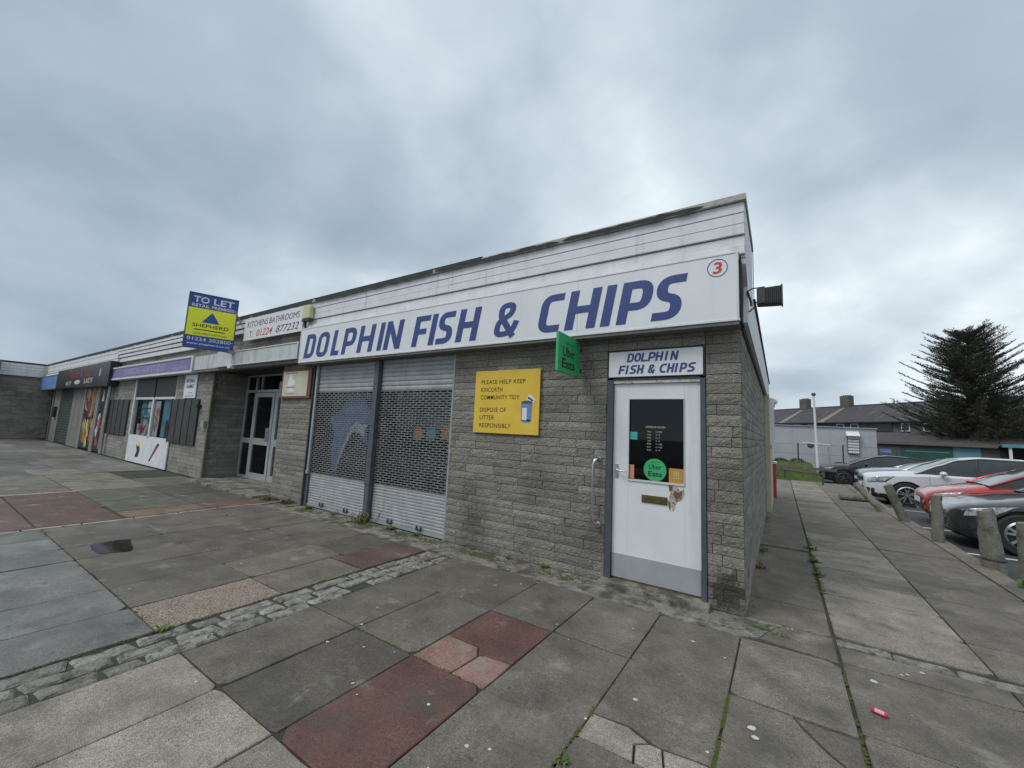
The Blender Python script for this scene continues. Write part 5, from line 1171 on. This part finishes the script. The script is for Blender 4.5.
for x in pts: MB().tube([(x, 25, .35), (x, 25, 1.62)], .04, 6).build('post', 'darkmet', fe)
m = MB()
for z in (.5, 1.0, 1.55): m.tube([(-3, 25, z), (7, 25, z)], .006, 4)
for k in range(100): m.tube([(-3+k*.1, 25, .42), (-3+k*.1, 25, 1.55)], .003, 3)
m.build('wire_mesh', 'darkmet', fe)
MB().lathe([(.05, -.02), (.17, .0), (.16, .04)], (1.75, 24.9, 1.50), 'y', 10).build('sign_disc', 'darkmet', fe)
rf_ = thing('knee_rail', (1, 17, 0), 'low metal knee rail between the path and the lawn', 'fence')
for (x, y) in ((-.4, 18.9), (.42, 17.7), (1.62, 15.7)): MB().tube([(x, y, -.05), (x, y, .40)], .03, 8).build('post', 'darkmet', rf_)
MB().tube([(-.8, 19.5, .37), (.42, 17.7, .37), (1.62, 15.7, .40)], .028, 8).build('rail', 'darkmet', rf_)
kr = thing('knee_rail', (1, 19.5, .2), 'second low timber rail further back on the lawn', 'fence')
for x in (-1.2, .3, 1.9): MB().box(x-.05, x+.05, 19.45, 19.55, .05, .50).build('post', 'woodgrey', kr)
MB().box(-2, 2.4, 19.42, 19.45, .36, .48).build('rail', 'woodgrey', kr)
# bushes below the shed
def leafy(mb, c, rx, ry, rz, n, s, r):
    for k in range(n):
        a, b = r.uniform(0, 6.28), math.acos(r.uniform(-.2, 1)); q = r.uniform(.6, 1)
        p = Vector((c[0]+rx*q*math.cos(a)*math.sin(b), c[1]+ry*q*math.sin(a)*math.sin(b), c[2]+rz*q*math.cos(b)))
        d1 = Vector((r.gauss(0, 1), r.gauss(0, 1), r.gauss(0, 1))).normalized()*s; d2 = d1.cross(Vector((r.gauss(0, 1), r.gauss(0, 1), r.gauss(0, 1)))).normalized()*s*.6
        t = r.uniform(.6, 1.3); mb.cur = (t, t, t, 0); mb.add([p-d1, p+d2, p+d1, p-d2], [[0, 1, 2, 3]])
for i, (x, y, s) in enumerate(((.3, 26.9, .26), (1.15, 27.0, .3), (3.2, 27.0, .2))):
    m = MB(); leafy(m, (x, y, .4), s*1.6, s, s, 500, .035, random.Random(i)); m.build('bush', 'needle', label=('leftmost', 'middle', 'rightmost')[i]+' low dark bush at the foot of the pale grey building', cat='bush', group='low bushes by the pale building')
# terrace of houses: ridge runs from A to B
A = Vector((-.42, 75.1, 0)); Bv = Vector((13.73, 59.8, 0)); dr_ = (Bv-A).normalized(); pn = Vector((dr_.y, -dr_.x, 0))
if pn.dot(Vector((0, -1, 0))) < 0: pn = -pn
HX = lambda s, d, z: tuple(A+dr_*s+pn*d+Vector((0, 0, z)))
S0, S1 = -14, 47
nh = 0
def hquad(mb, s0, s1, d0, d1, z0, z1):
    P = [HX(s, d, z) for z in (z0, z1) for (s, d) in ((s0, d0), (s1, d0), (s1, d1), (s0, d1))]
    mb.add(P, [[0,3,2,1],[4,5,6,7],[0,1,5,4],[1,2,6,5],[2,3,7,6],[3,0,4,7]]); return mb
ww = 9.2; labs = ['leftmost slate-roofed house far behind, left of both chimneys', 'slate-roofed house between the two far chimneys', 'slate-roofed house right of the second far chimney',
    'slate-roofed house whose windows show left of the conifer', 'slate-roofed house behind the conifer', 'slate-roofed house right of the conifer trunk', 'last slate-roofed house at the right edge']
cuts = [-14, -4, 6.0, 12.4, 18.4, 27, 36, 47]
for i in range(7):
    a, b = cuts[i], cuts[i+1]
    H = thing('terraced_house', HX((a+b)/2, 0, 0), labs[i], 'house', 'terraced houses behind the car park')
    wl = hquad(MB(), a+.02, b-.02, -3.6, 3.6, -.6, 4.6).build('wall', 'harl', H)
    m = MB(); ov = 4.05
    P = [HX(a+.01, -ov, 4.55), HX(b-.01, -ov, 4.55), HX(b-.01, 0, 7.0), HX(a+.01, 0, 7.0), HX(b-.01, ov, 4.55), HX(a+.01, ov, 4.55), HX(a+.01, 0, 6.8), HX(b-.01, 0, 6.8)]
    m.add(P, [[0, 1, 2, 3], [3, 2, 4, 5], [0, 3, 5, 6], [1, 7, 4, 2], [0, 6, 7, 1], [6, 5, 4, 7]]); rf2 = m.build('roof', 'slate', H)
    hquad(MB(), a+.03, b-.03, 4.0, 4.12, 4.5, 4.62).build('gutter', 'darkmet', H)
    hquad(MB(), a+.2, b-.2, -.12, .12, 6.97, 7.06).build('ridge_tiles', 'slate', H)
    if i in (2, 3):
        ch = hquad(MB(), a-.62, a+.62, -.3, .5, 6.3, 8.35).build('chimney', 'harl', rf2)
        m = MB(); 
        for q in (-.45, -.15, .15, .45): m.lathe([(.09, 8.35), (.08, 8.48)], HX(a+q, .05, 0), 'z', 8)
        m.build('chimney_pots', 'woodgrey', ch)
        m = MB(); m.add([HX(a-.4, .5, 6.72), HX(a+.1, .5, 6.72), HX(a+.1, ov, 4.59), HX(a-.9, ov, 4.59)], [[0, 1, 2, 3]]); m.build('lead_flashing', 'render', rf2)
    ws = ((a+1.6, 1.0), (b-2.6, 1.0))
    if i == 4: ws = ((18.75, 1.85), (21.5, .85), (23.6, 1.9))
    for (s, wd) in ws:
        f = hquad(MB(), s, s+wd, 3.6, 3.68, 3.5, 4.4).build('window', 'white' if s != 18.75 else 'darkmet', H)
        hquad(MB(), s+.1, s+wd-.1, 3.66, 3.70, 3.6, 4.3).build('pane', 'carglass', f)
    for (s, wd) in ((a+1.6, 1.2), (b-2.8, 1.2)):
        f = hquad(MB(), s, s+wd, 3.6, 3.68, .9, 2.1).build('window', 'white', H); hquad(MB(), s+.12, s+wd-.12, 3.66, 3.70, 1.0, 2.0).build('pane', 'carglass', f)
# low shops with teal fronts
lo = thing('low_shops', (10, 41, 0), 'low teal-fronted lock-up shops with a flat roof behind the cars', 'building')
def LQ(mb, x0, x1, d0, d1, z0, z1):   # along a line from (6.1,41.1) to (17,38.9)
    a = Vector((6.1, 41.1, 0)); u = Vector((10.9, -2.2, 0)).normalized(); n_ = Vector((u.y, -u.x, 0))
    P = [a+u*s+n_*d+Vector((0, 0, z)) for z in (z0, z1) for (s, d) in ((x0, d0), (x1, d0), (x1, d1), (x0, d1))]
    mb.add(P, [[0,3,2,1],[4,5,6,7],[0,1,5,4],[1,2,6,5],[2,3,7,6],[3,0,4,7]]); return mb
LQ(MB(), -1.2, 24, -5, 0, -.7, 2.0).build('wall', 'harl', lo)
m = MB(); a = Vector((6.1, 41.1, 0)); u = Vector((10.9, -2.2, 0)).normalized(); n_ = Vector((u.y, -u.x, 0))
m.add([a+u*s+n_*d+Vector((0, 0, z)) for s in (-1.4, 24.2) for (d, z) in ((.35, 2.02), (.35, 2.10), (-5.2, 3.0), (-5.2, 2.0))], [[0, 1, 5, 4], [1, 2, 6, 5], [2, 3, 7, 6], [3, 0, 4, 7], [0, 3, 2, 1], [4, 5, 6, 7]]); m.build('roof', 'slate', lo)
LQ(MB(), -.6, .7, .0, .1, -.55, 1.95).build('panel', 'tealpaint', lo); LQ(MB(), 5.2, 6.6, .0, .1, -.55, 1.95).build('panel', 'tealpaint', lo)
LQ(MB(), .7, 2.3, .02, .12, -.55, 1.72).build('panel', 'postblue', lo); g2 = LQ(MB(), 2.3, 5.2, .02, .14, -.55, 1.75).build('panel', 'greenpaint', lo); LQ(MB(), 2.6, 5.0, .145, .16, 1.40, 1.47).build('stripe', 'tealpaint', g2)
LQ(MB(), -.9, 7.4, .36, .42, 1.92, 2.14).build('fascia', 'woodgrey', lo)
k_ = LQ(MB(), 1.1, 1.8, .125, .135, 1.2, 1.5).build('small_sign', 'skyblue', lo)
cn = thing('canopy', (16, 39, 0), 'dark open canopy with a teal edge and white posts right of the teal shops', 'canopy')
LQ(MB(), 7.5, 24, .1, 2.2, 2.1, 2.16).build('roof', 'darkmet', cn); LQ(MB(), 7.4, 24, 2.2, 2.28, 1.98, 2.2).build('fascia', 'tealpaint', cn)
for s in (7.7, 11.4, 15.2, 19): LQ(MB(), s, s+.14, 2.02, 2.16, -.55, 2.1).build('post', 'white', cn)
LQ(MB(), 7.5, 24, .0, .08, -.55, 2.0).build('back_panel', 'dark', cn)
# distant ground beyond
MB().add([(-300, 85, 1.0), (300, 85, 1.0), (300, 400, 4.5), (-300, 400, 4.5), (300, 84, -.5), (-300, 84, -.5)], [[0, 1, 2, 3], [5, 4, 1, 0]]).build('hills', 'grass', kind='structure')
# far treeline seen just past the corner
for i, (x, y, s) in enumerate(((-30, 100, 5), (-22, 104, 4), (60, 95, 7), (72, 100, 6))):
    t = thing('far_tree', (x, y, 0), 'distant dark bushy tree beyond the houses', 'tree', 'distant trees')
    m = MB(); m.tube([(x, y, 0), (x, y, s)], [.3, .1], 8); m.build('trunk', 'bark', t)
    m = MB(); leafy(m, (x, y, s*.7), s*.8, s*.8, s*.8, 900, .3, random.Random(i+50)); m.build('crown', 'needle', t)

# ------------------------------------------------------------------ conifer
def conifer(x, y, h, rad, seed, label, zb=1.2):
    t = thing('conifer_tree', (x, y, 0), label, 'tree'); r = random.Random(seed)
    m = MB(); m.tube([(x, y, -.2), (x+.05, y, h*.3), (x-.05, y, h*.65), (x, y, h)], [.34, .26, .14, .03], 10); m.build('trunk', 'bark', t, smooth=60)
    tw = MB(); nd_ = MB()
    nb = 340
    for i in range(nb):
        f = (i+r.random()*.8)/nb; z = zb+(h-zb-.25)*f**1.0
        fr_ = (z-zb)/(h-zb)
        prof = min(1, .66+fr_*1.8)*(1-fr_)**.62*1.04+.03      # widest a third of the way up
        a = i*2.39996+r.uniform(-.5, .5); L = rad*prof*r.uniform(.6, 1.14)*(1+.16*math.sin(a*2+seed)*(1-fr_))
        if r.random() < .1: L *= .75
        el = R(6+34*fr_+r.uniform(-6, 8)); pts = []; K = 7
        for k in range(K+1):
            q = k/K; rr2 = L*q; dz = L*q*math.tan(el)*.8 - L*.13*math.sin(q*math.pi)*(1-fr_) + .22*L*q*q*.35
            aa = a+.1*math.sin(q*3+i); pts.append(Vector((x+rr2*math.cos(aa), y+rr2*math.sin(aa), z+dz)))
        tw.tube(pts, [.05*(1-q/K*.85)*(1-.5*fr_) for q in range(K+1)], 4, caps=False)
        ntw = int(10+L*6)
        for j in range(ntw):
            q = .16+.84*(j+r.random())/ntw; ii = min(int(q*K), K-1); p = pts[ii].lerp(pts[ii+1], q*K-ii); d = (pts[ii+1]-pts[ii]).normalized()
            side = Vector((-d.y, d.x, 0)).normalized()*(1 if j % 2 else -1)
            tl = (.28+.75*(1-q))*r.uniform(.6, 1.2)*min(1, .35+L/4)
            td = (d*.85+side*.75+Vector((0, 0, r.uniform(-.05, .28)))).normalized(); e_ = p+td*tl
            tw.tube([p, e_], [.010, .004], 3, caps=False)
            sh_ = r.uniform(.6, 1.35); n_n = int(9+tl*22)
            for k in range(n_n):
                s = (k+r.random())/n_n; c = p.lerp(e_, s); nn2 = (td*.75+Vector((r.uniform(-1, 1), r.uniform(-1, 1), r.uniform(-.5, 1.)))*.7).normalized()
                ln_ = r.uniform(.09, .22); wv = nn2.cross(Vector((r.uniform(-1, 1), r.uniform(-1, 1), r.uniform(-1, 1)))).normalized()*r.uniform(.011, .02)
                gq = sh_*r.uniform(.7, 1.25); brown = r.random() < .14
                nd_.cur = (gq*1.9, gq*1.05, gq*.9, 0) if brown else (gq, gq, gq, 0)
                nd_.add([c-wv, c+wv, c+nn2*ln_], [[0, 1, 2]])
    tw.build('branches', 'bark', t); nd_.build('crown', 'needle', t)
conifer(13.6, 44.3, 11.5, 5.7, 4, 'big dark conifer standing behind the low teal shops', 1.9)
conifer(20.6, 46.5, 8.0, 5.4, 9, 'second conifer cut by the right edge beside the big one', 1.5)

# ------------------------------------------------------------------ weeds, moss and litter
def weed(x, y, s, label, m_='weedgreen', n=26, seed=1, flat=.5):
    r = random.Random(seed); m = MB()
    for k in range(n):
        a = r.uniform(0, 6.28); l = s*r.uniform(.4, 1); q = r.uniform(.6, 1.3); m.cur = (q, q, q, 0); b = Vector((x+r.gauss(0, s*.35), y+r.gauss(0, s*.25), 0))
        d = Vector((math.cos(a), math.sin(a), 0)); sd_ = Vector((-d.y, d.x, 0))*l*(.13 if m_ != 'straw' else .05); u_ = r.uniform(.3, 1)*(1-flat)+.12
        m.add([b-sd_*.4, b+sd_*.4, b+d*l*.5+sd_+Vector((0, 0, l*u_)), b+d*l*.5-sd_+Vector((0, 0, l*u_)), b+d*l+Vector((0, 0, l*u_*.7))], [[0, 1, 2, 3], [3, 2, 4]])
    return m.build('weed', m_, label=label, cat='weed', group='weeds growing along the walls and joints')
for i, a in enumerate((
    (.045, 1.78, .10, 'dry orange-brown weed at the foot of the side wall', 'deadleaf', 26), (.05, 2.7, .09, 'small green weed further along the side wall base', 'weedgreen', 24),
    (.62, 1.9, .07, 'green weed in the long joint, nearest of three', 'weedgreen', 40), (.615, 2.55, .08, 'green weed in the long joint, middle of three', 'weedgreen', 50), (.61, 3.3, .09, 'green weed in the long joint, farthest of three', 'weedgreen', 50),
    (2.72, 2.98, .17, 'leafy weed clump at the foot of the nearest bollard', 'weedgreen', 90), (2.86, 3.3, .16, 'leafy weed clump behind the nearest bollard', 'weedgreen', 70),
    (-.58, -2.36, .055, 'tiny bright green weed in a paving joint near the red slab', 'weedgreen', 22), (.10, -.16, .05, 'small moss-green weed by the wall corner', 'weedgreen', 24),
    (-1.95, -.03, .075, 'small weed at the wall foot left of the door', 'weedgreen', 34), (-2.45, -.04, .06, 'sparse weed at the wall foot below the yellow sign', 'weedgreen', 30), (-3.0, -.04, .05, 'little weed near the right end of the shutter', 'weedgreen', 22),
    (-5.14, -.09, .22, 'thin straggly weed growing up the shutter post', 'straw', 60), (-4.5, -.06, .09, 'weed below the right shutter', 'weedgreen', 50), (-4.0, -.06, .07, 'low weed near the end of the right shutter', 'weedgreen', 40),
    (-5.9, -.07, .10, 'brownish weed below the left shutter', 'straw', 70), (-6.6, -.08, .10, 'weed at the left end of the left shutter', 'weedgreen', 60), (-7.3, -.12, .15, 'shaggy yellow-green weed in front of the stone pillar', 'straw', 140),
    (-7.85, -.18, .14, 'shaggy dry weed by the entrance step', 'straw', 110), (-3.36, -3.02, .06, 'green weed at the sett band corner', 'weedgreen', 40))):
    weed(a[0], a[1], a[2], a[3], a[4], a[5], i, .2 if i == 12 else .5)
mo = MB(); r = random.Random(21)
def mossline(x0, y0, x1, y1, n, w_=.012, s=.011):
    for k in range(n):
        t = r.random(); t2 = noise.noise((x0+(x1-x0)*t*3+t*7, y0, t*5)); 
        if t2 < -.1: continue
        x = x0+(x1-x0)*t+r.gauss(0, w_); y = y0+(y1-y0)*t+r.gauss(0, w_); q = s*r.uniform(.4, 1); c = r.uniform(.5, 1.3); mo.cur = (c, c, c, 0); mo.mi = 0
        mo.add([(x-q, y-q*.3, -.002), (x+q, y-q*.4, -.001), (x+q*.2, y+q, -.002), (x, y, .006*r.random()+.001)], [[0, 1, 3], [1, 2, 3], [2, 0, 3]])
mossline(-.012, -2.15, -.012, -1.3, 420, .007); mossline(-.012, -3.2, -.012, -2.15, 300, .007); mossline(.595, -1.6, .6, -.5, 240, .006); mossline(.61, 1.2, .61, 4.2, 900, .02, .014); mossline(-.61, -2.5, -.61, -1.9, 160, .006)
mossline(-2.95, -2.17, -1.79, -2.17, 260, .005); mossline(-1.79, -2.16, 1.0*-1.2, -2.16, 60, .004); mossline(-7, -.2, -3.4, -.1, 1500, .05, .016); mossline(-3.3, -.18, -1.4, -.14, 700, .05, .014); mossline(-.1, -.12, .3, -.2, 260, .03, .012)
mossline(-3.38, -5, -3.38, -.5, 500, .012); mossline(-7.5, -3.07, -3.5, -3.05, 500, .012); mossline(-9.5, -2.9, -8.9, -2.0, 200, .05, .02); mossline(.0, .1, .02, 6, 800, .03, .014); mossline(-11, -.35, -8, -.3, 300, .05, .018)
mo.build('moss', 'moss', label='moss and small growth in the paving joints and along the wall foot', cat='moss', kind='stuff')
lv = MB(); r = random.Random(33)
for k in range(260):
    x = r.uniform(-7.5, -1.4) if k % 4 else r.uniform(.03, .5); y = -abs(r.gauss(0, .13))-.02 if k % 4 else r.uniform(.2, 7); a = r.uniform(0, 6.28); s = r.uniform(.006, .018); c = r.uniform(.5, 1.4); lv.cur = (c, c, c, 0)
    lv.add([(x+s*math.cos(a), y+s*math.sin(a), .004), (x-s*.4*math.sin(a), y+s*.4*math.cos(a), .007), (x-s*math.cos(a), y-s*math.sin(a), .005), (x+s*.4*math.sin(a), y-s*.4*math.cos(a), .004)], [[0, 1, 2, 3]])
lv.build('fallen_leaves', 'deadleaf', label='small dry leaves and debris blown against the wall foot', cat='leaves', kind='stuff')
ltr = thing('litter_tube', (.71, -.97, 0), 'small crushed red and pink plastic tube lying on the paving', 'litter')
ax = Vector((math.cos(R(-22)), math.sin(R(-22)), 0)); c = Vector((.715, -.97, .016))
MB().tube([c-ax*.036, c-ax*.032, c+ax*.032, c+ax*.036], [.010, .014, .014, .011], 12).build('tube', 'pink', ltr, smooth=50)
k_ = MB(); k_.tube([c-ax*.018+Vector((0, 0, .0008)), c+ax*.024+Vector((0, 0, .0008))], .0139, 12); k_.build('label_band', mat('pale_pink_label', (.6, .3, .33), None, 5, .5), ltr)
MB().box(-13.5, -13.1, -6.2, -6.0, .0, .02).build('paper_scrap', 'signwhite', label='scrap of white paper on the far left paving', cat='litter')
for o in [o for o in bpy.data.objects if o.type == 'MESH' and o.name.startswith('cut')]: bpy.data.objects.remove(o)
